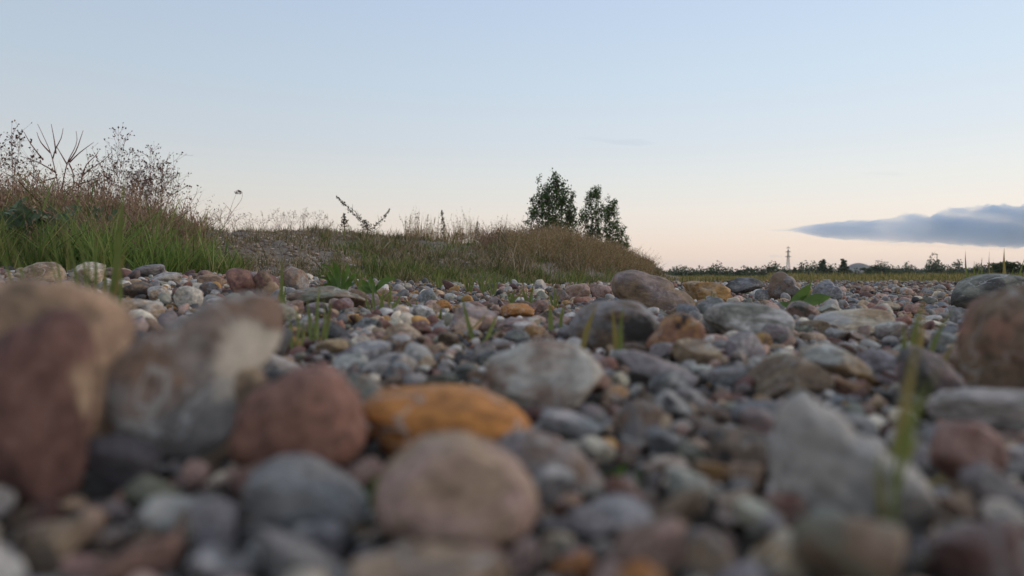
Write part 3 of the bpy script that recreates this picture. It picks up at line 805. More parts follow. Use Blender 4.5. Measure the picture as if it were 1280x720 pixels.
DEPTH = {'long pale slab': .5, 'big two-tone stone': .6, 'big tan boulder': .6, 'dark maroon stone': .6, 'tall brown boulder': .7}
OUTLINE = {  # silhouettes of the most characteristic stones, in photo pixels
    "big tan boulder": [(-80, 366), (-20, 347), (40, 348), (92, 360), (132, 384), (162, 408), (166, 450), (140, 540), (100, 610), (-40, 612), (-85, 500)],
    "dark maroon stone": [(-60, 440), (-20, 425), (30, 400), (62, 384), (88, 386), (112, 402), (122, 432), (118, 500), (112, 560), (90, 640), (-50, 650), (-70, 540)],
    "big two-tone stone": [(116, 458), (150, 430), (190, 412), (225, 392), (262, 372), (300, 365), (335, 370), (352, 385), (355, 412), (346, 442), (322, 470), (300, 500), (280, 590), (150, 595), (114, 520)],
    "tan block": [(240, 480), (270, 462), (320, 452), (334, 470), (326, 520), (300, 570), (250, 585), (232, 540)],
    "reddish brown stone": [(300, 510), (315, 490), (345, 478), (368, 462), (395, 456), (420, 466), (440, 490), (452, 530), (458, 575), (440, 606), (310, 606), (286, 580), (290, 540)],
    "bright orange stone": [(450, 508), (468, 489), (510, 484), (560, 483), (600, 486), (632, 500), (655, 520), (664, 545), (640, 572), (560, 590), (490, 585), (470, 560), (462, 530)],
    "beige foreground stone": [(465, 625), (476, 594), (500, 572), (525, 556), (560, 548), (600, 556), (640, 575), (662, 600), (674, 640), (664, 672), (630, 690), (560, 698), (500, 685), (470, 660)],
    "purplish wedge": [(616, 562), (640, 543), (665, 540), (700, 560), (735, 585), (756, 605), (735, 620), (690, 614), (650, 602), (622, 588)],
    "mottled stone": [(608, 462), (616, 446), (640, 436), (660, 427), (690, 424), (722, 432), (744, 450), (754, 475), (742, 500), (715, 518), (665, 522), (630, 508), (610, 485)],
    "long pale slab": [(975, 515), (1000, 493), (1030, 508), (1075, 545), (1120, 568), (1165, 595), (1177, 622), (1150, 650), (1090, 668), (1020, 662), (975, 635), (962, 590), (966, 550)],
    "slanting dark stone": [(765, 354), (772, 341), (790, 337), (815, 345), (845, 362), (870, 376), (876, 388), (850, 394), (810, 388), (780, 376), (766, 366)],
    "tall brown boulder": [(1197, 470), (1201, 420), (1212, 388), (1232, 370), (1260, 359), (1300, 352), (1350, 365), (1360, 440), (1345, 512), (1206, 514)],
    "blocky grey stone": [(711, 422), (716, 397), (730, 381), (760, 374), (800, 376), (819, 390), (824, 420), (800, 440), (740, 444)],
    "orange brown block": [(808, 440), (822, 415), (832, 398), (850, 390), (868, 393), (880, 402), (882, 430), (870, 446), (830, 449)],
    "upright grey stone": [(962, 378), (961, 356), (967, 342), (977, 339), (987, 346), (997, 360), (1005, 376), (985, 382)],
    "triangular grey stone": [(1013, 376), (1017, 360), (1026, 353), (1034, 349), (1043, 358), (1054, 374), (1040, 380)],
    "pink red block": [(1164, 560), (1172, 536), (1205, 528), (1245, 532), (1264, 548), (1262, 590), (1235, 610), (1180, 612)]}
PATCH = {  # centre in the stone's own box (x right, y away, z up), reach, mineral ('hole' paints a hollow's shade)
    "big two-tone stone": ((.86, .10, .70), .25, 'cream'), "dark ball stone": ((.55, .3, 1.0), .36, 'pale grey'), "pink striped stone": ((1.0, .4, .7), .30, 'cream'),
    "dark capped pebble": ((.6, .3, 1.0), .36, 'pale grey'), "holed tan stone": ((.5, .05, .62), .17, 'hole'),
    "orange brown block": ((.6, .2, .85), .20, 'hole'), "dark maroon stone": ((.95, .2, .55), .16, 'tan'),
    "blocky grey stone": ((.95, .2, .5), .34, 'charcoal'), "long cream stone": ((.2, .3, .6), .34, 'pale grey'),
    "pink red block": ((.4, .1, .3), .36, 'reddish brown'), "upright grey stone": ((.3, .2, .8), .34, 'brown'),
    "whitish round pebble": ((.5, .2, 1.), .45, 'cream'), "maroon pair right": ((.7, .1, .4), .28, 'tan')}
def place_hand_stones():
    rng = np.random.default_rng(21)
    out = []
    for (x0, x1, y0, y1, tilt, ang, a, b, short, label, lump, dep, pos) in STONES:
        xc = (x0 + x1) / 2
        Y0 = pos or hit(xc, y1, .004)
        C0 = P(xc, y1, Y0)
        az = math.atan2(C0[0], C0[1]); dist0 = math.hypot(C0[0], C0[1])
        a0, a1 = math.atan((x0 - 640) / F), math.atan((x1 - 640) / F)
        hd = dep * dist0 * math.tan((a1 - a0) / 2)
        if short in DEPTH: hd *= DEPTH[short]
        dc = dist0 + hd * .55
        az = (a0 + a1) / 2
        hw = dc * math.tan((a1 - a0) / 2)
        cx_, Yc = dc * math.sin(az), dc * math.cos(az)
        zt = P(xc, y0, Yc)[2]
        zb = min(float(gz(cx_, Yc)) - .006, zt - .6 * hw)
        near = Y0 < 1.2
        U, Fc = stone_shape(rng, 4 if near else 3, ang, lump, .016)
        if short in OUTLINE:
            pl = np.array(OUTLINE[short], float)
            q0 = (pl.min(0) + pl.max(0)) / 2
            qq = (pl - q0) / ((pl.max(0) - pl.min(0)) / 2); qq[:, 1] *= -1
            an = np.arctan2(qq[:, 1], qq[:, 0]); ra = np.hypot(qq[:, 0], qq[:, 1]); od = np.argsort(an)
            B0 = ico(5 if near else 4)
            Vu, Fc = B0
            th = np.arctan2(Vu[:, 2], Vu[:, 0]); ss = np.sqrt(np.maximum(0, 1 - Vu[:, 1] ** 2)) ** .75
            rr = np.interp(th, an[od], ra[od], period=2 * math.pi)
            rough = np.zeros(len(Vu))
            for lo_, hi_, am_, nn_ in ((1.2, 3, .028, 6), (4, 9, .012, 10), (10, 22, .005, 12)):
                for _ in range(nn_): rough += am_ * .5 * rng.normal() * np.sin(Vu @ (rng.normal(size=3) * rng.uniform(lo_, hi_)) + rng.uniform(0, 6.28))
            U = np.stack([rr * ss * np.cos(th), np.sign(Vu[:, 1]) * np.abs(Vu[:, 1]) ** .85, rr * ss * np.sin(th)], 1) * (1 + rough)[:, None]
            for _ in range(ang):          # worn planar faces towards front, top and back
                nv = rng.normal(size=3) * [.3, 1, .3]; nv[1] -= .4 * np.sign(rng.normal() - .6); nv /= np.linalg.norm(nv)
                s_ = U @ nv; over = np.maximum(0, s_ - s_.max() * rng.uniform(.62, .85)); U -= nv * (over * .8)[:, None]
            tilt = 0
        t = math.radians(tilt)
        # the long axis tilts in the upright plane facing the path; then fit width, depth and height
        asp = np.array([2 * hw, 2 * hd, zt - zb]) / 2
        U = U * np.array([asp[0] * 1.15, asp[1], asp[2] * (.75 if tilt else 1)])
        ca, sa = math.cos(t), math.sin(t)
        U = U @ np.array([[ca, 0, sa], [0, 1, 0], [-sa, 0, ca]])
        lo, hi = U.min(0), U.max(0)
        U = (U - (lo + hi) / 2) / (hi - lo) * 2 * asp
        U[:, 2] += asp[2]
        c = np.array([cx_, Yc, zb])
        o = obj("stone", mesh_np("stone", U, Fc, M_STONE), loc=c)
        o.rotation_euler.z = -az
        o["mineral"] = [float(q) for q in jitter(PALETTE[a], rng, .08)]
        o["mineral_second"] = [float(q) for q in jitter(PALETTE[b], rng, .08)]
        tag(o, label, "stone", "loose river stones on the gravel bed")
        if short in PATCH:
            pc_, psz, pmn = PATCH[short]
            o["patch_centre"] = [float(q) for q in pc_]; o["patch_size"] = float(psz); o["patch_mineral_or_shade"] = [float(q) for q in PALETTE.get(pmn, (.03, .027, .025))]  # 'hole' gets a near-black that paints the shade inside a hollow
        out.append(dict(x=c[0], y=Yc, rx=asp[0], ry=hd, zb=zb, zt=zt, short=short, box=(x0, x1, y0, y1)))
    return out
HAND = place_hand_stones()

def scatter():
    """throw stones of mixed size onto the bed without letting them run into each other"""
    rng = np.random.default_rng(33)
    cell = .06
    grid = {}
    def put(x, y, r):
        grid.setdefault((int(x // cell), int(y // cell)), []).append((x, y, r))
    def free(x, y, r, k):
        n = int((r + .11) // cell) + 1
        cx, cy = int(x // cell), int(y // cell)
        for i in range(cx - n, cx + n + 1):
            for j in range(cy - n, cy + n + 1):
                for (a, b, q) in grid.get((i, j), ()):
                    if (a - x) ** 2 + (b - y) ** 2 < ((r + q) * k) ** 2: return False
        return True
    big = []
    for h in HAND:
        nn = max(1, int(round(h['rx'] / h['ry'])))
        q = min(h['rx'], h['ry']) * .92
        for s in np.linspace(-1, 1, 3):
            put(h['x'] + s * max(0, h['rx'] - q), h['y'], q)
    put(0, 0, .09); put(0, .1, .03)
    for px, py, Y, q in ((776, 622, .36, .016), (464, 632, .31, .012), (1115, 640, .27, .015), (1188, 618, .34, .012), (597, 438, .98, .015), (692, 418, 1.15, .015), (775, 454, .75, .015), (398, 410, .95, .03), (370, 430, .85, .02), (1150, 500, .62, .015), (995, 385, 1.75, .03)):
        p = P(px, py, Y); put(p[0], p[1], q)          # room for the plants
    out = []
    def band(n, rlo, rhi, ylo, yhi, k, xw=None, grow=0.0):
        for _ in range(n):
            y = math.exp(rng.uniform(math.log(ylo), math.log(yhi)))
            if xw and y < 1.2: x = rng.uniform(-xw, xw)
            else: x = y * rng.uniform(-1.05, 1.08)
            foot = np.interp(640 + F * x / y, CR_PX, FT_D) + .25
            if x / y < .235 and y > foot: continue
            r = math.exp(rng.uniform(math.log(rlo), math.log(rhi))) * (1 + grow * min(y, 6))
            if math.hypot(x, y) < .13 + r: continue
            if y < .32 and r > .017: r = .017
            if free(x, y, r, k):
                put(x, y, r); out.append((x, y, r))
    band(260, .020, .032, .5, 4, 1.0, .9, .05)
    band(1500, .016, .026, 1.0, 14, .98, None, .12)
    band(4600, .010, .017, .2, 14, .92, 1.7, .16)
    band(20000, .0064, .011, .15, 14, .88, 1.6, .22)
    band(26000, .0042, .0072, .14, 9, .85, .8, .25)
    band(42000, .0020, .0042, .14, 3.5, .9, .7, .25)
    return np.array(out)
SC = scatter()
print("scattered", len(SC))

COLOUR_PICK = ['grey', 'purple grey', 'brown', 'pale grey', 'blue grey', 'pink', 'tan', 'charcoal', 'greenish grey', 'maroon', 'cream', 'reddish brown', 'ochre', 'orange']
COLOUR_W = np.array([.14, .10, .13, .17, .08, .09, .12, .06, .04, .05, .05, .05, .012, .006]); COLOUR_W /= COLOUR_W.sum()
def build_scatter():
    rng = np.random.default_rng(44)
    n = len(SC)
    x, y, r = SC.T
    yaw = rng.uniform(0, math.pi, n)
    ax = r * rng.uniform(.95, 1.28, n); bx = r * rng.uniform(.75, 1.0, n); cx = r * rng.uniform(.48, .85, n)
    z = gz(x, y) + cx * rng.uniform(.0, .95, n)
    # which show largest: paint far to near as ellipses and count what stays visible
    Wd, Hd = 640, 360
    idb = np.full((Hd, Wd), -1, int)
    items = [(y[i], i, x[i], z[i], max(ax[i], bx[i]) * .95, cx[i]) for i in range(n)]
    items += [(h['y'], -2 - k, h['x'], (h['zb'] + h['zt']) / 2, h['rx'], (h['zt'] - h['zb']) / 2) for k, h in enumerate(HAND)]
    items.sort(reverse=True)
    for d, i, xx, zz, hw, hh in items:
        u, v = proj((xx, d, zz))
        u, v, pw, ph = u / 2, v / 2, hw * F / d / 2, hh * F / d / 2
        u0, u1, v0, v1 = int(max(0, u - pw)), int(min(Wd, u + pw + 1)), int(max(0, v - ph)), int(min(Hd, v + ph + 1))
        if u0 >= u1 or v0 >= v1: continue
        uu, vv = np.meshgrid(np.arange(u0, u1) + .5, np.arange(v0, v1) + .5)
        m = ((uu - u) / max(pw, .5)) ** 2 + ((vv - v) / max(ph, .5)) ** 2 <= 1
        idb[v0:v1, u0:u1][m] = i
    cnt = np.bincount(idb[idb >= 0].ravel(), minlength=n)
    order = np.argsort(-cnt)
    nsingle = 298 - len(HAND)
    single = order[:nsingle]
    is_single = np.zeros(n, bool); is_single[single] = True
    print("smallest single (px area in photo)", cnt[single[-1]] * 4)
    protos = [mesh_np("pebble", *stone_shape(np.random.default_rng(500 + k), 3, int(rng.integers(2, 6)), rng.uniform(.06, .13), .014), M_STONE) for k in range(18)]
    used = {h_[9] for h_ in STONES}
    shorts = [h['short'] for h in HAND]
    hb = np.array([[(h['box'][0] + h['box'][1]) / 2, min((h['box'][2] + h['box'][3]) / 2, 720)] for h in HAND])
    hs = np.array([max(12, (h['box'][1] - h['box'][0]) / 2) for h in HAND])
    for i in single:
        ck = COLOUR_PICK[rng.choice(len(COLOUR_PICK), p=COLOUR_W)]
        ck2 = COLOUR_PICK[rng.choice(len(COLOUR_PICK), p=COLOUR_W)] if rng.random() < .45 else ck
        o = obj("stone", protos[rng.integers(len(protos))], loc=(x[i], y[i], z[i]))
        o.scale = (float(ax[i]), float(bx[i]), float(cx[i]))
        o.rotation_euler = (rng.normal(0, .32), rng.normal(0, .32), float(yaw[i]))
        ca = jitter(PALETTE[ck], rng, .15)
        cb = jitter(PALETTE[ck2], rng, .15)
        if ck2 == ck: cb = tuple(c * .78 for c in ca)
        ca, cb = jitter(ca, rng, .42), jitter(cb, rng, .42)
        o["mineral"] = list(ca); o["mineral_second"] = list(cb)
        u, v = proj((x[i], y[i], z[i]))
        dd = np.hypot((hb[:, 0] - u) / hs, (hb[:, 1] - v) / hs * 1.6)
        nb = np.argsort(dd)
        def rel(k):
            dx, dy = u - hb[k, 0], v - hb[k, 1]
            side = "right" if dx > 0 else "left"
            if abs(dy) > 1.4 * abs(dx): return ("in front of" if dy > 0 else "behind") + " the " + shorts[k]
            if abs(dx) > 2.5 * abs(dy): return side + " of the " + shorts[k]
            return ("before" if dy > 0 else "behind") + " and " + side + " of the " + shorts[k]
        size = "tiny" if r[i] < .010 else "small" if r[i] < .016 else "medium" if r[i] < .026 else "fairly large"
        shape = "flat" if cx[i] / r[i] < .58 else "rounded" if cx[i] / r[i] > .72 else "oval" if ax[i] / bx[i] > 1.3 else "smooth"
        second = f" and {ck2}" if ck2 != ck else ""
        lab = None
        cands = []
        for k in nb[:5]: cands.append(f"{size} {shape} {ck}{second} stone {rel(k)}")
        for k in nb[:3]:
            for q in nb[1:6]:
                if k != q: cands.append(f"{shape} {ck} stone {rel(k)}, nearest the {shorts[q]}"); cands.append(f"{size} {ck} stone between the {shorts[k]} and the {shorts[q]}")
        for c in cands:
            if c not in used and len(c.split()) <= 16: lab = c; break
        if lab is None:
            base_ = f"{shape} {ck} stone {rel(nb[0])}"
            for extra in (", its upper neighbour", ", its lower neighbour", ", a little farther off", ", close by"):
                if base_ + extra not in used: lab = base_ + extra; break
        used.add(lab)
        tag(o, lab, "stone", "loose river stones on the gravel bed")
    # all the rest: one mass of pebbles
    a = Acc()
    shp = {s: [stone_shape(np.random.default_rng(900 + k), s, 3, .1, .01 if s > 1 else 0) for k in range(10)] for s in (0, 1, 2)}
    for i in range(n):
        if is_single[i]: continue
        near = y[i] < 1.0 and abs(x[i]) < y[i] * 1.0 + .15
        U, Fc = shp[0 if r[i] < .0045 * (1 + .25 * y[i]) else 2 if near else 1][int(rng.integers(10))]
        c, s = math.cos(yaw[i]), math.sin(yaw[i])
        V = U * [ax[i], bx[i], cx[i]]
        t1, t2 = rng.normal(0, .32, 2)
        V = np.stack([V[:, 0], V[:, 1] - t1 * V[:, 2], V[:, 2] + t1 * V[:, 1] + t2 * V[:, 0]], 1)
        V = V @ np.array([[c, s, 0], [-s, c, 0], [0, 0, 1]]) + [x[i], y[i], z[i]]
        a.add(V, Fc)
    o = obj("pebbles", a.mesh("pebbles", M_GRAVEL)); tag(o, "countless small mixed pebbles covering the gravel bed", kind="stuff")
    # stones in the bare soil of the bank
    b = Acc()
    m = 11000
    px = rng.uniform(-250, 640, m); v = rng.uniform(0, 1.0, m)
    keep = rng.random(m) < np.where((px > 225) & (px < 470), 1, .3)
    px, v = px[keep], v[keep]
    C = bank_pt(px, v)
    for q in range(len(px)):
        U, Fc = shp[1][int(rng.integers(10))]
        s = math.exp(rng.uniform(math.log(.008), math.log(.026)))
        b.add(U * [s * rng.uniform(.9, 1.4), s * rng.uniform(.8, 1.2), s * rng.uniform(.5, .8)] + C[q] + [0, 0, s * .2], Fc)
    o = obj("bank_gravel", b.mesh("bank_gravel", M_BANKGRAVEL)); tag(o, "loose stones lying in the bare soil of the bank", kind="stuff")
build_scatter()

# ------------------------------------------------------------------ grass on the bank and in the field
def bank_grass(name, label, m, n, px_rng, v_rng, h_rng, w, seed, lean=.4, dens=None, clump=0, heads=None, patchy=None):
    rng = np.random.default_rng(seed)
    px = rng.uniform(*px_rng, n); v = rng.uniform(*v_rng, n)
    if clump:
        cpx, cv = rng.uniform(*px_rng, clump), rng.uniform(*v_rng, clump)
        k = rng.integers(0, clump, n)
        f = rng.random(n) < .75
        px = np.where(f, cpx[k] + rng.normal(0, 5, n), px); v = np.where(f, np.clip(cv[k] + rng.normal(0, .02, n), *v_rng), v)
    if dens is not None:
        keep = rng.random(n) < dens(px, v); px, v = px[keep], v[keep]
    B = bank_pt(px, v) - [0, 0, .01]
    if patchy is not None:
        k = np.array([mnoise.fractal(Vector((q[0] * .9, q[1] * .9, seed * 1.7)), 1.0, 2.0, 3) for q in B]) > patchy
        B, px = B[k], px[k]
    h = rng.uniform(*h_rng, len(px)) * (.6 + .8 * rng.random(len(px)) ** 2)
    h *= np.array([.95 + .9 * mnoise.noise(Vector((q[0] * 1.6, q[1] * 1.6, 3.0 + seed))) + .35 * mnoise.noise(Vector((q[0] * 6, q[1] * 6, 7.0))) for q in B]).clip(.3, 1.7)
    a = Acc()
    tips = blades(a, B, h, w * rng.uniform(.6, 1.4, len(px)), rng, lean)
    if heads:
        k = rng.random(len(tips)) < heads
        tp, bs, hh = tips[k], B[k], h[k]
        for f in (1.0, .94, .88, .82, .77): leaves(a, bs + (tp - bs) * f + rng.normal(0, .008, (len(tp), 3)), .028, rng, 1.5, .35)
    o = obj(name, a.mesh(name, m)); tag(o, label, kind="stuff")
bank_grass("green_grass", "lush green grass at the foot of the bank on the left", M_GREEN, 12000, (-420, 300), (0, .24), (.08, .22), .005, 1, .8,
           dens=lambda p, v: np.where(p < 245, 1, .8 * (v < .2)), clump=260)
bank_grass("weedy_grass", "tangled brown and green weeds up the left slope", M_MIXED, 17000, (-420, 275), (.15, 1.0), (.08, .22), .006, 2, .95,
           dens=lambda p, v: np.where(p < 215, 1, np.clip((275 - p) / 60, 0, 1) * .7), clump=400)
bank_grass("weedy_grass", "green undergrowth among the weeds on the left slope", M_GREEN, 6000, (-420, 240), (.2, .85), (.07, .18), .007, 22, .9, clump=150)
bank_grass("dry_stems", "rusty dry stems standing on the left crest", M_RUST, 5200, (-420, 260), (.35, 1.0), (.10, .27), .0045, 3, .7, heads=.3)
bank_grass("coarse_grass", "coarse long green blades leaning out of the weeds on the left slope", M_GREEN, 900, (-420, 250), (.02, .6), (.22, .46), .012, 58, 1.1, clump=60)
bank_grass("sparse_grass", "sparse grass tufts on the bare gravel slope", M_MIXED, 4200, (240, 430), (.02, 1.0), (.05, .13), .0055, 4, 1.0, clump=120)
bank_grass("short_grass", "short faded grass covering the middle of the bank", M_MIXED, 28000, (405, 830), (0, 1.02), (.04, .16), .009, 5, 1.1, clump=900, patchy=-.06, dens=lambda p, v: np.clip((p - 400) / 70, .15, 1))
bank_grass("dead_thatch", "flattened dead tan thatch between the grass of the bank", M_DRY, 16000, (225, 830), (0, 1.0), (.04, .12), .006, 55, 2.4, dens=lambda p, v: np.where(p < 440, .35, 1), clump=500, patchy=-.2)
bank_grass("seeding_stems", "long tan and rusty seeding stems on the left slope", M_RUST, 4200, (-420, 250), (.08, .9), (.18, .38), .0055, 56, 1.0, heads=.5)
bank_grass("tall_green_grass", "tall bright green grass leaning out at the foot of the left slope", M_BRIGHT, 4200, (-420, 300), (-.0, .15), (.12, .30), .007, 57, 1.0, clump=70)
bank_grass("green_grass", "short green grass along the foot of the bank's right part", M_GREEN, 7000, (400, 835), (0, .14), (.05, .15), .007, 6, .9, clump=300, patchy=-.2)
bank_grass("green_patches", "green patches of grass on the middle slope", M_GREEN, 4200, (400, 700), (.25, .9), (.06, .15), .008, 7, 1.0, clump=45)
bank_grass("tall_dry_grass", "tall tawny dry grass on the bank below the leafy bushes", M_DRY, 24000, (632, 815), (.28, 1.06), (.15, .33), .007, 8, .8, clump=260, heads=.5,
           dens=lambda p, v: np.clip((p - 625) / 60, .05, 1) * np.where(v > .35, 1, .45))
bank_grass("olive_weeds", "olive brown coarse weeds standing in the tall dry grass", M_MIXED, 5000, (620, 825), (.1, 1.03), (.12, .30), .010, 59, .9, clump=120, heads=.3)
bank_grass("thin_dry_grass", "thin dry grass on the crest left of the tall grass", M_DRY, 1500, (505, 640), (.85, 1.03), (.18, .42), .004, 9, .25, heads=.4)
bank_grass("rusty_weeds", "rusty seeding weeds on the crest of the dry grass", M_RUST, 2600, (600, 815), (.7, 1.05), (.16, .34), .005, 10, .85, heads=.6)

def field_grass():
    rng = np.random.default_rng(12)
    n = 34000
    Y = np.exp(rng.uniform(math.log(14), math.log(160), n))
    px = rng.uniform(790, 1750, n)
    x = (px - 640) / F * Y
    z = gz(x, Y)
    patch = np.array([mnoise.noise(Vector((a * .16, b * .05, 0))) for a, b in zip(x, Y)])
    h = rng.uniform(.12, .34, n) * np.interp(Y, [13, 30, 60, 160], [.45, .85, 1.5, 2.2]) * np.clip(1 + 1.5 * patch, .35, 2.2)
    h *= np.where((px < 960), .6, 1.05)
    a = Acc(); blades(a, np.stack([x, Y, z - .02], 1), h, .0011 * Y + .004, rng, .35)
    o = obj("field_grass", a.mesh("field_grass", M_FIELD)); tag(o, "yellowing tall grass of the field beyond the gravel", kind="stuff")
field_grass()
def field_bushes():
    """uneven low scrub between the gravel and the far trees"""
    rng = np.random.default_rng(77)
    for name, m, n, seed, label in (("scrub", M_FARPALE, 60, 1, "pale olive scrub scattered along the far field"), ("scrub", M_FARTREE, 46, 2, "dark green scrub scattered along the far field")):
        blobs = []
        for _ in range(n):
            Y = rng.uniform(90, 190); px = rng.choice([rng.uniform(985, 1200), rng.uniform(1180, 1420), rng.uniform(825, 985)], p=[.5, .3, .2])
            c = P(px, HORIZON, Y); w = rng.uniform(.5, 1.5) * Y / 130; h = rng.uniform(.25, .85) * Y / 130 * (1.5 if px > 1190 else 1.0)
            for q in range(3): blobs.append((c[0] + rng.normal(0, w * .5), c[1] + rng.normal(0, .5), -.25 + h * rng.uniform(.4, .9), w * rng.uniform(.4, .8), w * .6, h * rng.uniform(.5, .8)))
        a = Acc(); leaves(a, crown_pts(rng, 9000, blobs), .24, rng, .3, .6)
        o = obj(name, a.mesh(name, m)); tag(o, label, kind="stuff")
field_bushes()

# ------------------------------------------------------------------ leafy young trees behind the bank
def leafy_tree(px, Y, base_py, limbs, n_leaf, leaf, label, seed, body, n_body):
    """limbs: list of (tip px, tip py, bulge) rising fan-like from the base"""
    rng = np.random.default_rng(seed)
    B = P(px, base_py, Y)
    t = thing("young_poplar", B, label, "tree", "young leafy poplars behind the bank")
    tr = Acc(); C = []
    wsum = sum(l[2] for l in limbs)
    for (tx, ty, wgt) in limbs:
        T = P(tx, ty + 4, Y + rng.uniform(-.4, .4))
        s = rng.uniform(.0, .25)
        q0 = B + np.array([0, 0, s * .6])
        m1 = q0 + (T - q0) * .4 + np.array([(T - B)[0] * .22, rng.normal(0, .08), -.02])
        pts = [q0 + (m1 - q0) * u for u in (0, .5, 1)] + [m1 + (T - m1) * u + np.array([0, 0, .03 * math.sin(3.14 * u)]) for u in (.35, .7, 1)]
        pts = np.array(pts)
        tube(tr, pts, .018, .003, 5)
        nl = int(n_leaf * wgt / wsum)
        nb = max(6, nl // 13)
        for k in range(nb):
            u = .08 + .92 * rng.random() ** 1.25
            f = u * 5; i0 = min(4, int(f)); p = pts[i0] + (pts[i0 + 1] - pts[i0]) * (f - i0)
            L = rng.uniform(.16, .52) * (1.2 - .85 * u)
            ld = pts[i0 + 1] - pts[i0]; ld = ld / np.linalg.norm(ld)
            d = rng.normal(size=3) * .62; d[2] = abs(d[2]); d = d + ld * .75; d /= np.linalg.norm(d)
            e = p + d * L
            tube(tr, [p, (p + e) / 2 + rng.normal(0, .01, 3), e], .005, .002, 3)
            m = max(3, nl // nb)
            uu = rng.uniform(.1, 1.15, m)[:, None]
            C.append(p + (e - p) * uu + rng.normal(0, .032, (m, 3)))
    # the body of the crown: leaves filling overlapping boughs, with gaps left between them
    for (bx, by, rx, ry) in body:
        c = P(bx, by, Y); k = int(n_body * rx * ry / sum(q[2] * q[3] for q in body))
        d = rng.normal(size=(k, 3)); d /= np.linalg.norm(d, axis=1)[:, None]
        q = c + d * (rng.uniform(0, 1, (k, 1)) ** .42 * rng.uniform(.85, 1.22, (k, 1))) * np.array([rx, (rx + ry) / 2, ry]) * Y / F
        gap = np.array([mnoise.noise(Vector((v * 5.0).tolist())) + .5 * mnoise.noise(Vector((v * 12.0).tolist())) for v in q])
        q = q[gap > .06]
        for w in q[::9]: tube(tr, [w, w + [rng.normal(0, .03), rng.normal(0, .03), -.10], w + [rng.normal(0, .05), rng.normal(0, .05), -.2]], .002, .004, 3)
        C.append(q)
    obj("trunk", tr.mesh("trunk", M_BARK, B), t)
    a = Acc(); leaves(a, np.concatenate(C), leaf, rng, -.2, .75)
    c = obj("crown", a.mesh("crown", M_POPLAR, B), t); c["kind"] = "stuff"
leafy_tree(694, 17.5, 335, [(695, 213, 2.4), (684, 220, 1.6), (672, 222, 1.6), (664, 242, 1.3), (704, 226, 1.8), (716, 236, 1.6), (721, 254, 1.3), (660, 274, 1.0), (668, 262, 1.2), (726, 272, 1.0), (690, 240, 2.0), (703, 250, 1.6), (680, 255, 1.6)],
           4200, .050, "broad leafy young poplar, bigger one left of the pair on the bank", 61,
           [(692, 266, 29, 30), (694, 242, 15, 20), (681, 244, 12, 14), (707, 250, 14, 18), (718, 272, 12, 15), (669, 270, 13, 12), (672, 250, 9, 11), (700, 285, 26, 16), (695, 226, 6, 10)], 10000)
leafy_tree(744, 18.5, 335, [(738, 229, 1.6), (748, 231, 1.4), (731, 243, 1.2), (730, 262, .8), (745, 250, 1.2), (738, 268, .8)], 1500, .048, "slender leafy young poplar in the middle, its crown full of gaps", 62, [(739, 252, 10, 17), (734, 272, 10, 12), (745, 242, 8, 11), (740, 288, 12, 10), (751, 268, 9, 15), (750, 290, 12, 11)], 4000)
leafy_tree(762, 19.0, 340, [(761, 242, 1.2), (768, 250, 1.2), (772, 264, 1.0), (781, 282, .9), (784, 296, .8), (756, 262, 1.0), (776, 300, .6)], 1500, .048, "small leafy young poplar, rightmost on the bank and leaning right", 63, [(763, 270, 9, 18), (770, 287, 11, 13), (778, 298, 8, 9), (758, 288, 8, 12), (767, 256, 6, 10), (758, 262, 8, 14), (778, 306, 10, 8), (784, 304, 6, 7), (764, 302, 13, 10)], 4300)

# ------------------------------------------------------------------ weeds on the crest
def polyweed(name, cat, group, label, Y, lines, m_stem, r=.004, heads=(), head_size=.02, head_mat=None, leafy=None, seed=0):
    """a weed drawn by its own branches: polylines of photo pixels at distance Y"""
    rng = np.random.default_rng(seed)
    B = P(lines[0][0][0], lines[0][0][1], Y)
    t = thing(name, B, label, cat, group)
    a = Acc()
    allp = []
    for ln in lines:
        off = rng.normal(0, .05)
        pts = [P(x, y, Y + off * k / len(ln)) for k, (x, y) in enumerate(ln)]
        d = []
        for p, q in zip(pts[:-1], pts[1:]):
            for u in (0, .5): d.append(p + (q - p) * u)
        d.append(pts[-1])
        d = np.array(d)
        if len(d) > 4: d[1:-1] = (d[:-2] + 2 * d[1:-1] + d[2:]) / 4
        tube(a, d, r, r * .3, 4)
        allp.append(d)
    obj("stem", a.mesh("stem", m_stem, B), t)
    if len(heads):
        h = Acc(); leaves(h, np.array(heads), head_size, rng, .8, .6)
        o = obj("seed_heads", h.mesh("seed_heads", head_mat or M_HEAD, B), t); o["kind"] = "stuff"
    if leafy:
        n, size, m = leafy
        D = np.concatenate(allp); k = rng.integers(0, len(D), n)
        h = Acc(); leaves(h, D[k] + rng.normal(0, size * .5, (n, 3)), size, rng, .2, .4)
        o = obj("foliage", h.mesh("foliage", m, B), t); o["kind"] = "stuff"
    return t
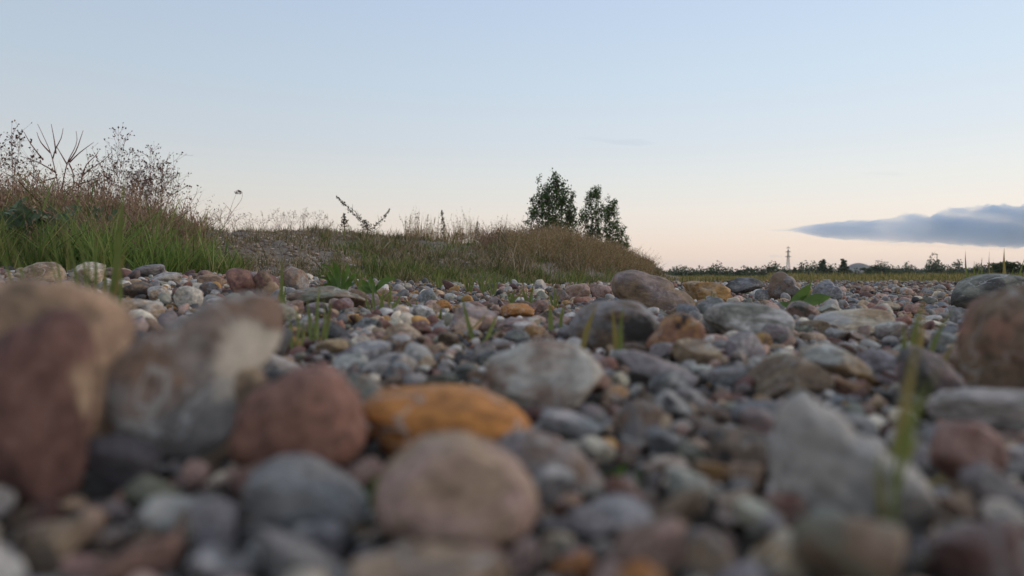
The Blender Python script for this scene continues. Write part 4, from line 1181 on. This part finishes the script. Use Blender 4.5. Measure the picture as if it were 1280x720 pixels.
def sprayweed(px, top, spread, label, seed, m_stem=None, stems=5, twigs=7, r=.0032, head=.019, Y=None, base=None, group="dried weeds on the crest of the bank", head_mat=None, per=3):
    """a fan of thin stems that fork into twigs ending in seed heads"""
    rng = np.random.default_rng(seed)
    B = crest(px) if base is None else base
    Y = B[1]
    H = (P(px, top, Y)[2] - B[2])
    s = spread * Y / F
    t = thing("dried_weed", B, label, "weed", group)
    a = Acc(); heads = []
    for k in range(stems):
        f = (k + .5) / stems * 2 - 1 if stems > 1 else 0
        T = B + np.array([f * s * rng.uniform(.7, 1.1), rng.normal(0, s * .3), H * (1 - .35 * abs(f)) * rng.uniform(.92, 1.06)])
        M = B + (T - B) * .5 + np.array([-f * s * .12, 0, H * .05])
        pts = [B, (B + M) / 2, M, (M + T) / 2 + rng.normal(0, .006, 3), T]
        tube(a, pts, r, r * .4, 3)
        heads.append(T)
        for q in range(twigs):
            u = rng.uniform(.3, .97)
            f2 = u * 4; i0 = min(3, int(f2)); p = np.array(pts[i0]) + (np.array(pts[i0 + 1]) - np.array(pts[i0])) * (f2 - i0)
            L = H * rng.uniform(.12, .30) * (1.2 - .6 * u)
            d = np.array([rng.normal(), rng.normal() * .7, rng.uniform(.4, 1.6)]); d /= np.linalg.norm(d)
            e = p + d * L
            tube(a, [p, (p + e) / 2 + [0, 0, -L * .06], e], r * .55, r * .3, 3)
            heads.append(e)
            for _ in range(per - 1):
                g = p + (e - p) * rng.uniform(.45, .95); e2 = g + d * L * .3 + rng.normal(0, L * .22, 3)
                tube(a, [g, e2], r * .4, r * .25, 3, cap=False)
                heads.append(e2)
    obj("stem", a.mesh("stem", m_stem or M_TANSTEM, B), t)
    h = Acc(); leaves(h, np.array(heads), head, rng, 1.0, .7)
    o = obj("seed_heads", h.mesh("seed_heads", head_mat or M_HEAD, B), t); o["kind"] = "stuff"

sprayweed(17, 146, 26, "tall thin seeding weed at the left end of the crest", 201, M_REDSTEM, 3, 14, head=.03)
polyweed("branched_weed", "weed", "dried weeds on the crest of the bank", "bare reddish weed with thick forking branches against the sky", 7.1, [
    [(72, 262), (74, 240), (71, 222), (67, 205), (64, 192), (57, 176), (47, 155)], [(66, 198), (70, 184), (77, 173), (79, 160)], [(70, 192), (68, 175), (64, 155)],
    [(63, 191), (50, 178), (46, 165)], [(84, 206), (76, 192), (70, 182)], [(76, 262), (78, 230), (82, 212), (85, 200), (93, 187), (97, 175), (95, 164)],
    [(85, 203), (95, 190), (100, 175), (104, 163)], [(87, 203), (100, 190), (117, 178)], [(96, 258), (98, 228), (108, 213), (125, 205), (140, 190)],
    [(102, 223), (107, 205), (120, 195), (122, 190)], [(70, 216), (50, 203), (25, 195)], [(54, 200), (38, 180), (30, 165)], [(86, 204), (93, 218), (91, 238), (88, 258)],
    [(95, 232), (112, 226), (124, 222)], [(70, 222), (55, 226), (40, 232)]], M_REDSTEM, .008, seed=5)
for k, (px, top, sp_, ns, tw, lab) in enumerate([
    (40, 192, 30, 5, 8, "low seeding weed between the tall thin weed and the bare red one"), (112, 196, 28, 6, 9, "seeding weed right beside the bare reddish weed"),
    (146, 163, 26, 5, 10, "tallest pale seeding weed right of the bare reddish one"), (166, 196, 34, 7, 10, "bushy seeding weed, left one of the dense clump"),
    (188, 182, 36, 8, 11, "dense dark headed weed at the middle of the clump"), (200, 196, 38, 7, 10, "bushy seeding weed, right one of the dense clump"),
    (176, 215, 44, 8, 10, "low wide seeding weed under the dense clump"), (216, 196, 16, 3, 9, "narrow weed with dark heads at the clump's right end"),
    (132, 215, 34, 6, 9, "low seeding weed left of the dense clump"), (-40, 170, 40, 6, 9, "seeding weed past the left end of the crest"), (-110, 165, 40, 6, 9, "wide seeding weed farther along the left crest")]):
    sprayweed(px, top, sp_, lab, 210 + k, M_TANSTEM if k % 2 else M_REDSTEM, ns, tw, r=.003, head=.024)
polyweed("leaning_weed", "weed", "dried weeds on the crest of the bank", "single thin stem leaning right past the dense weed clump", 7.8,
         [[(214, 296), (226, 272), (240, 252), (251, 234)], [(238, 255), (246, 242), (247, 232)], [(228, 268), (238, 262), (248, 266)]], M_TANSTEM, .0028,
         [P(251, 234, 7.8), P(247, 232, 7.8), P(248, 266, 7.8), P(251, 240, 7.8), P(244, 262, 7.8)], .026, seed=6)
polyweed("thistle", "weed", "dried weeds on the crest of the bank", "dry thistle bending over with one big brown head", 8.3,
         [[(274, 293), (283, 276), (292, 262), (301, 252), (304, 243), (300, 238)], [(284, 276), (288, 262), (292, 250), (295, 243)], [(279, 284), (272, 272), (268, 262)], [(290, 266), (284, 258), (280, 254)]],
         M_TANSTEM, .0035, [P(298 + 5 * math.cos(q * 2.4) * (q / 26) ** .5, 240.5 + 2.6 * math.sin(q * 2.4) * (q / 26) ** .5, 8.3) for q in range(26)] + [P(268, 262, 8.3), P(280, 254, 8.3)], .024, seed=7)
for k, (px, top, sp_, ns) in enumerate([(262, 264, 14, 4), (276, 258, 18, 5), (292, 266, 14, 4), (310, 264, 16, 4), (330, 268, 14, 3), (348, 260, 18, 5), (364, 262, 16, 4), (380, 258, 16, 5), (398, 262, 14, 4), (410, 272, 10, 3)]):
    lab = ["first wispy pale weed right of the dense clump", "wispy pale weed at the thistle's foot", "thin wispy weed just right of the thistle's stem", "wispy weed one step right of the thistle",
           "smallest wispy weed halfway between thistle and mugwort", "wide wispy weed right of the smallest wispy one", "wispy weed at the middle of the bare crest's right half", "tallest wispy weed, three left of the mugwort spike",
           "wispy weed, two left of the mugwort spike", "low wispy weed directly left of the mugwort spike"][k]
    sprayweed(px, top, sp_, lab, 240 + k, M_TANSTEM, ns, 8, r=.0018, head=.012)
def spike_leaves(line, Y, n, rng, w=2.2, lo=.15):
    pts = np.array([P(x, y, Y) for x, y in line]); L = len(pts) - 1
    u = rng.uniform(lo, 1.0, n) * L; i = np.minimum(L - 1, u.astype(int))
    p = pts[i] + (pts[i + 1] - pts[i]) * (u - i)[:, None]
    return p + rng.normal(0, w * Y / F, (n, 3)) * (1.15 - u / L)[:, None]
rg = np.random.default_rng(9)
mugL = [(462, 297), (458, 283), (446, 270), (432, 257), (420, 245)]
mugR = [(462, 297), (466, 284), (476, 276), (483, 268), (487, 261)]
polyweed("mugwort", "weed", "dried weeds on the crest of the bank", "two armed mugwort spreading like a letter V on the crest", 10.2, [mugL, mugR, [(462, 297), (461, 284), (455, 274)], [(463, 290), (472, 286), (477, 280)], [(450, 274), (446, 262)], [(440, 265), (441, 255)], [(456, 284), (446, 280)], [(474, 278), (472, 268)]], M_DARKSTEM, .004,
         np.concatenate([spike_leaves(mugL, 10.2, 230, rg, 3.0), spike_leaves(mugR, 10.2, 110, rg, 2.2), spike_leaves([(462, 297), (460, 284), (455, 275)], 10.2, 150, rg, 5.5)]), .030, M_MUG, seed=8)
for k, (ln, Y, n, w, lab) in enumerate([
    ([(430, 296), (430, 285), (430, 276), (430.5, 267)], 9.9, 130, 3.6, "short single mugwort spike left of the V shaped one"),
    ([(553, 312), (554, 295), (554, 280), (552.5, 263)], 11.6, 170, 3.2, "tall dark spike weed standing alone on the middle crest"),
    ([(590, 312), (594, 298), (596, 288), (597.5, 277)], 12.4, 100, 2.8, "dark tipped spike weed right of the tall lone spike"),
    ([(564, 312), (567, 298), (571, 291)], 11.9, 40, 1.8, "short dark spike weed between the two taller spikes"),
    ([(610, 314), (614, 300), (617, 291)], 12.8, 50, 2.2, "short dark spike weed right of the dark tipped one")]):
    polyweed("spike_weed", "weed", "dried weeds on the crest of the bank", lab, Y, [ln], M_DARKSTEM, .005, spike_leaves(ln, Y, n, rg, w), .034, M_MUG, seed=30 + k)
for k, (px, top, sp_) in enumerate([(575, 290, 16), (604, 287, 18), (628, 284, 18), (648, 281, 20), (664, 279, 22), (690, 290, 22)]):
    lab = ["brown bushy weed below the short spike on the middle crest", "brown bushy weed beside the dark tipped spike", "brown bushy weed left of the tall dry grass", "rusty bushy weed at the left edge of the tall dry grass",
           "tallest rusty bushy weed in front of the broad poplar", "rusty bushy weed in the dry grass under the broad poplar"][k]
    sprayweed(px, top, sp_, lab, 270 + k, M_TANSTEM, 7, 9, r=.003, head=.026, group="bushy weeds in the dry grass", head_mat=M_RUST)
for k, (px, top, sp_, lab) in enumerate([(790, 322, 12, "reddish weed at the right end of the bank, left of three"), (802, 321, 13, "reddish weed at the right end of the bank, middle of three"), (812, 326, 11, "reddish weed at the right end of the bank, last of three")]):
    sprayweed(px, top, sp_, lab, 290 + k, M_REDSTEM, 6, 8, r=.005, head=.03, group="bushy weeds in the dry grass", head_mat=M_RUST)
for k, (px, top, lab) in enumerate([(512, 268, "thin pale grass stalk, left of four on the middle crest"), (523, 265, "thin pale grass stalk, tallest of four on the middle crest"), (534, 268, "thin pale grass stalk, third of four on the middle crest"), (543, 271, "thin pale grass stalk, nearest the tall lone spike")]):
    Y = float(np.interp(px, CR_PX, CR_D))
    ln = [(px - 1, 308), (px - .5, 295), (px, 280), (px + 1, top)]
    polyweed("grass_stalk", "grass", "pale grass stalks on the crest", lab, Y, [ln, [(px + 3, 308), (px + 3, 290), (px + 5, top + 8)]], M_TANSTEM, .0022, spike_leaves(ln, Y, 22, rg, .9, .75), .022, M_DRY, seed=50 + k)

# ------------------------------------------------------------------ single plants in the gravel
def blade_mesh(base, tip, w, bend=0.0, nseg=7, broad=False, roll=0.0):
    """one folded leaf from base to tip; broad leaves swell in the middle"""
    base, tip = np.asarray(base, float), np.asarray(tip, float)
    d = tip - base; L = np.linalg.norm(d)
    side = np.cross(d, [0, 1, 0]); side /= np.linalg.norm(side) + 1e-9
    nn = np.cross(side, d / L)
    side, nn = side * math.cos(roll) + nn * math.sin(roll), nn * math.cos(roll) - side * math.sin(roll)
    V = []
    for k in range(nseg + 1):
        t = k / nseg
        c = base + d * t + np.array([0, 0, bend * L * math.sin(math.pi * t)]) + nn * ((.18 if broad else .10) * L * (math.sin(math.pi * t) - .5 * t * t))
        ww = w * ((math.sin(math.pi * min(1, .08 + .92 * t)) ** .8 + .06) if broad else (1 - t ** 2.2) * (.75 + .25 * math.sin(math.pi * t)))
        ww = max(ww, w * .03)
        V += [c - side * ww / 2 - nn * ww * .18, c, c + side * ww / 2 - nn * ww * .18]
    Q = [[3 * k + a, 3 * k + a + 1, 3 * k + a + 4, 3 * k + a + 3] for k in range(nseg) for a in (0, 1)]
    return np.array(V), np.array(Q)
def sprout(name, cat, label, Y, rows, m=None, broad=False, group="green plants sprouting between the stones", jy=.02, seed=0):
    """rows: (base px, base py, tip px, tip py, width px, bend[, material])"""
    rng = np.random.default_rng(seed)
    B = P(rows[0][0], rows[0][1], Y)
    B[2] = float(gz(B[0], B[1]))
    t = thing(name, B, label, cat, group)
    if not broad:
        rows = list(rows) + [(q[0] + rng.normal(0, 3), q[1], q[2] + rng.normal(0, 9), q[3] + abs(rng.normal(0, .4)) * (q[1] - q[3]), q[4] * .5, rng.normal(0, .06), M_BLADE_YELLOW if rng.random() < .6 else M_BLADE) for q in rows if rng.random() < .7]
    for r_ in rows:
        bx, by, tx, ty, w, bend = r_[:6]
        mm = r_[6] if len(r_) > 6 else (m or M_BLADE)
        dy = rng.normal(0, jy)
        b = P(bx, by, Y + dy * .5); b[2] = min(b[2], float(gz(b[0], b[1])) + .01) if not broad else b[2]
        V, Q = blade_mesh(b, P(tx, ty, Y + dy), w * Y / F, bend, broad=broad, roll=rng.normal(0, .55 if broad else .3))
        o = obj("leaf" if broad else "blade", mesh_np("leaf" if broad else "blade", V - B, Q, mm), t)
    return t
sprout("grass_tuft", "grass", "tall blurred green grass tuft among the tan and cream bank stones", .85, [
    (128, 368, 158, 212, 9, .02), (120, 372, 146, 255, 6, .03), (112, 366, 118, 262, 5, .02), (100, 368, 93, 258, 5, -.01), (92, 366, 74, 246, 5, -.01), (86, 362, 62, 268, 4, -.02), (130, 372, 150, 290, 5, .04),
    (106, 372, 108, 285, 4, 0), (96, 370, 88, 300, 4, 0), (118, 374, 133, 300, 4, 0), (138, 370, 152, 316, 4, 0), (80, 360, 50, 295, 4, 0)], seed=1)
sprout("grass_tuft", "grass", "short blurred grass tuft at the left edge above the boulder", .8, [(20, 350, -8, 292, 6, .05), (30, 350, 8, 282, 5, .03), (12, 350, -25, 310, 6, .03), (40, 352, 34, 300, 4, 0), (26, 350, 20, 300, 4, 0)], seed=2)
sprout("grass_sprout", "grass", "lone upright grass blade right of the maroon pair", 1.5, [(351, 378, 352, 318, 5, 0), (353, 378, 357, 348, 3, 0)], seed=3)
sprout("grass_tuft", "grass", "small fresh grass tuft in front of the long brown stone", .95, [(397, 412, 400, 348, 5.4, 0), (388, 408, 384, 370, 5.4, 0), (407, 408, 414, 374, 5.4, .03), (392, 410, 396, 372, 4.3, 0), (402, 410, 404, 366, 4.3, 0)], seed=4)
sprout("grass_tuft", "grass", "two blurred grass blades left of the small fresh tuft", .85, [(371, 422, 369, 376, 5.4, 0), (365, 436, 362, 392, 5.4, 0), (376, 424, 378, 396, 4.3, 0)], seed=5)
sprout("leafy_weed", "weed", "broad leafy green weed behind the long brown stone", 2.1, [
    (421, 361, 402, 328, 8, .12), (424, 361, 417, 326, 7, .1), (426, 361, 436, 329, 8, .15), (418, 361, 398, 346, 7, .12), (429, 361, 447, 342, 7, .15), (423, 362, 409, 340, 7, .08), (427, 362, 430, 336, 6, .09),
    (416, 362, 402, 356, 6, .15), (431, 362, 446, 354, 7, .2), (420, 362, 424, 344, 6, .1), (433, 362, 441, 347, 6, .1), (413, 362, 410, 350, 5, .1)], M_LEAF, True, seed=6)
sprout("leafy_weed", "weed", "small leafy weed with one long side leaf left of centre", 2.0, [(466, 366, 495, 349, 8, .22), (462, 366, 452, 350, 9, .1), (468, 366, 462, 346, 8, .1), (464, 367, 474, 356, 7, .05), (466, 367, 446, 360, 7, .1)], M_LEAF, True, seed=7)
sprout("grass_tuft", "grass", "fine grass tuft between the long brown stone and cream oval", 1.55, [(468, 390, 466, 352, 3.7, 0), (474, 390, 480, 358, 3.7, 0), (484, 392, 489, 352, 3.7, .03), (490, 392, 502, 366, 4.3, .03), (480, 392, 476, 368, 3.7, 0), (462, 390, 456, 368, 3.7, 0), (488, 393, 494, 374, 4.3, 0)], seed=8)
sprout("grass_sprout", "grass", "three bladed thin grass sprout left of the orange pebble", .98, [(596, 440, 576, 368, 6.5, .02), (606, 428, 622, 392, 5.4, .05), (584, 396, 612, 387, 4.3, .05, M_BLADE_YELLOW)], seed=9)
sprout("grass_sprout", "grass", "pair of upright grass blades right of the orange pebble", 1.15, [(689, 418, 687, 378, 7.6, 0), (700, 418, 705, 376, 5.4, 0)], seed=10)
sprout("grass_sprout", "grass", "yellow brown grass blades in front of the blocky grey stone", .75, [(772, 456, 765, 384, 9.0, 0, M_BLADE_YELLOW), (779, 452, 779, 376, 7.5, 0), (727, 420, 746, 380, 9.0, .03, M_BLADE_YELLOW)], seed=11)
sprout("broad_leaf_plant", "plant", "bright broad-leaved plant beside the upright grey stone", 1.75, [(986, 386, 1014, 356, 13, .04), (1003, 383, 1037, 372, 14, .12), (992, 386, 974, 379, 9, .12), (996, 386, 1008, 368, 10, .04)], M_LEAF, True, seed=12)
sprout("grass_sprout", "grass", "thin pale stalk rising from the broad-leaved plant", 1.8, [(1008, 372, 1019, 333, 3, .02), (1012, 370, 1014, 345, 3, 0)], seed=13)
for k, (bx, by, Y, lab) in enumerate([(586, 356, 3.2, "tiny green tuft at the grass edge, left of three"), (602, 357, 3.1, "tiny green tuft at the grass edge, middle of three"), (616, 358, 3.0, "tiny green tuft at the grass edge, right of three"), (692, 376, 1.9, "tiny yellow green tuft behind the pair of upright blades"), (548, 352, 3.6, "tiny green tuft at the grass edge, well left of the three")]):
    sprout("grass_tuft", "grass", lab, Y, [(bx, by, bx - 7, by - 14, 3, .03), (bx + 1, by, bx + 1, by - 19, 3, 0), (bx + 2, by, bx + 9, by - 13, 3, .03), (bx, by, bx + 4, by - 16, 2.5, 0), (bx - 1, by, bx - 4, by - 10, 3, 0)], seed=20 + k)
for k, (bx, by, Y, lab) in enumerate([
    (436, 398, 1.45, "small green sprig beside the wine pebble"), (520, 392, 1.7, "small green sprig below the grey blue round stone"), (548, 402, 1.5, "small green sprig under the amber pebble"),
    (660, 372, 2.0, "small green sprig below the whitish round pebble"), (640, 372, 2.2, "small green sprig at the grass edge above the orange pebble"), (340, 392, 1.3, "small green sprig below the touching maroon pair"),
    (722, 352, 3.0, "small green sprig behind the pinkish round stone"), (890, 382, 1.7, "small mossy sprig in front of the orange tan stone"), (476, 378, 2.0, "small green sprig between the two leafy weeds' right side and the pebbles"),
    (932, 424, 1.05, "small yellow green sprig on the mossy stone's front"), (450, 352, 2.9, "small green sprig at the grass edge behind the leafy weeds"), (300, 352, 2.9, "small green sprig at the bank foot behind the maroon pair")]):
    rr_ = np.random.default_rng(400 + k); hgt = 20 / Y ** .35
    sprout("grass_sprout", "grass", lab, Y, [(bx + rr_.normal(0, 2), by, bx + rr_.normal(0, 9), by - hgt * rr_.uniform(.5, 1.2), 3.6 / Y ** .3, rr_.normal(0, .06)) for _ in range(6)], seed=500 + k)
sprout("seedling", "plant", "small blurred green seedling right of the purplish wedge", .36, [(776, 622, 758, 588, 16, .08), (776, 622, 778, 576, 15, .05), (778, 622, 802, 588, 16, .1), (774, 622, 742, 606, 14, .1), (780, 622, 808, 608, 13, .1)], M_LEAF, True, seed=30)
sprout("seedling", "plant", "tiny green shoot in the gap left of the beige foreground stone", .31, [(464, 632, 470, 592, 10, .03), (462, 632, 452, 600, 9, .03), (466, 634, 480, 606, 8, .05)], M_LEAF, True, seed=31)
sprout("grass_tuft", "grass", "tall blurred yellow green stalk before the long pale slab's right end", .27, [(1112, 650, 1152, 392, 16.5, -.02, M_BLADE_YELLOW), (1120, 650, 1176, 440, 12.8, -.03), (1108, 650, 1132, 500, 13.5, 0), (1122, 650, 1150, 540, 12.0, 0, M_BLADE_YELLOW), (1104, 650, 1100, 560, 10.5, 0), (1118, 650, 1160, 470, 11.2, .02)], seed=32)
sprout("grass_tuft", "grass", "thin blurred green stalks left of the tall brown boulder", .62, [(1146, 500, 1150, 372, 14.4, 0), (1158, 500, 1190, 380, 12.6, .02), (1140, 500, 1128, 404, 12.6, 0), (1170, 500, 1196, 420, 12.6, .02, M_BLADE_YELLOW)], seed=33)
sprout("grass_tuft", "grass", "thin dark grass blades sticking up behind the lichen stone", 2.5, [(1225, 356, 1204, 314, 5, .02), (1228, 356, 1216, 326, 4, 0), (1262, 356, 1254, 310, 5, .02, M_BLADE_YELLOW), (1252, 356, 1234, 314, 3, .05, M_BLADE_YELLOW), (1234, 356, 1226, 322, 4, 0), (1272, 356, 1280, 320, 4, 0), (1268, 356, 1266, 330, 4, 0), (1244, 358, 1240, 336, 4, 0)], seed=34)
sprout("seedling", "plant", "yellow green moss-like sprig under the pink red block", .34, [(1186, 618, 1170, 598, 11, .1), (1188, 618, 1200, 596, 11, .1), (1190, 618, 1214, 604, 10, .1), (1184, 618, 1160, 608, 9, .1)], M_BLADE_YELLOW, True, seed=35)
# grey green leafy plants on the left slope
def rosette(px, v, n, size, label, seed):
    rng = np.random.default_rng(seed)
    B = bank_pt(px, v)
    t = thing("leafy_weed", B, label, "weed", "leafy weeds on the left slope")
    for k in range(n):
        a = rng.uniform(0, 6.28); L = size * rng.uniform(.6, 1.1)
        b = B + np.array([rng.normal(0, size * .9), rng.normal(0, size * .4), rng.uniform(0, size * 1.4)])
        tip = b + np.array([L * math.cos(a), L * math.sin(a) - .02, L * rng.uniform(.1, 1.0)])
        V, Q = blade_mesh(b, tip, L * .42, .12, 5, True)
        obj("leaf", mesh_np("leaf", V - B, Q, M_LEAF_GREY), t)
rosette(18, .20, 40, .12, "grey green large leaved weed low on the left slope", 71)
rosette(58, .22, 40, .12, "grey green large leaved weed right of the lowest one", 72)
rosette(-30, .24, 34, .13, "grey green leafy weed at the left end of the slope", 73)
rosette(108, .30, 16, .10, "small grey green leafy weed below the reddish bare weed", 74)

# ------------------------------------------------------------------ air
def build_haze():
    m = bpy.data.materials.new("haze"); m.use_nodes = True
    nt = m.node_tree; nt.nodes.clear()
    out = nt.nodes.new("ShaderNodeOutputMaterial"); v = nt.nodes.new("ShaderNodeVolumePrincipled")
    v.inputs["Color"].default_value = (.86, .91, 1.0, 1); v.inputs["Density"].default_value = .00012
    nt.links.new(v.outputs[0], out.inputs["Volume"])
    X, z0, z1 = 3100.0, -2.0, 48.0
    V = np.array([[sx * X, sy * X, z] for z in (z0, z1) for sy in (-1, 1) for sx in (-1, 1)])
    Q = np.array([[0, 2, 3, 1], [4, 5, 7, 6], [0, 1, 5, 4], [2, 6, 7, 3], [0, 4, 6, 2], [1, 3, 7, 5]])
    o = obj("haze", mesh_np("haze", V, outward(V, [Q]), m, False)); tag(o, "thin evening haze over the field", kind="stuff")
build_haze()
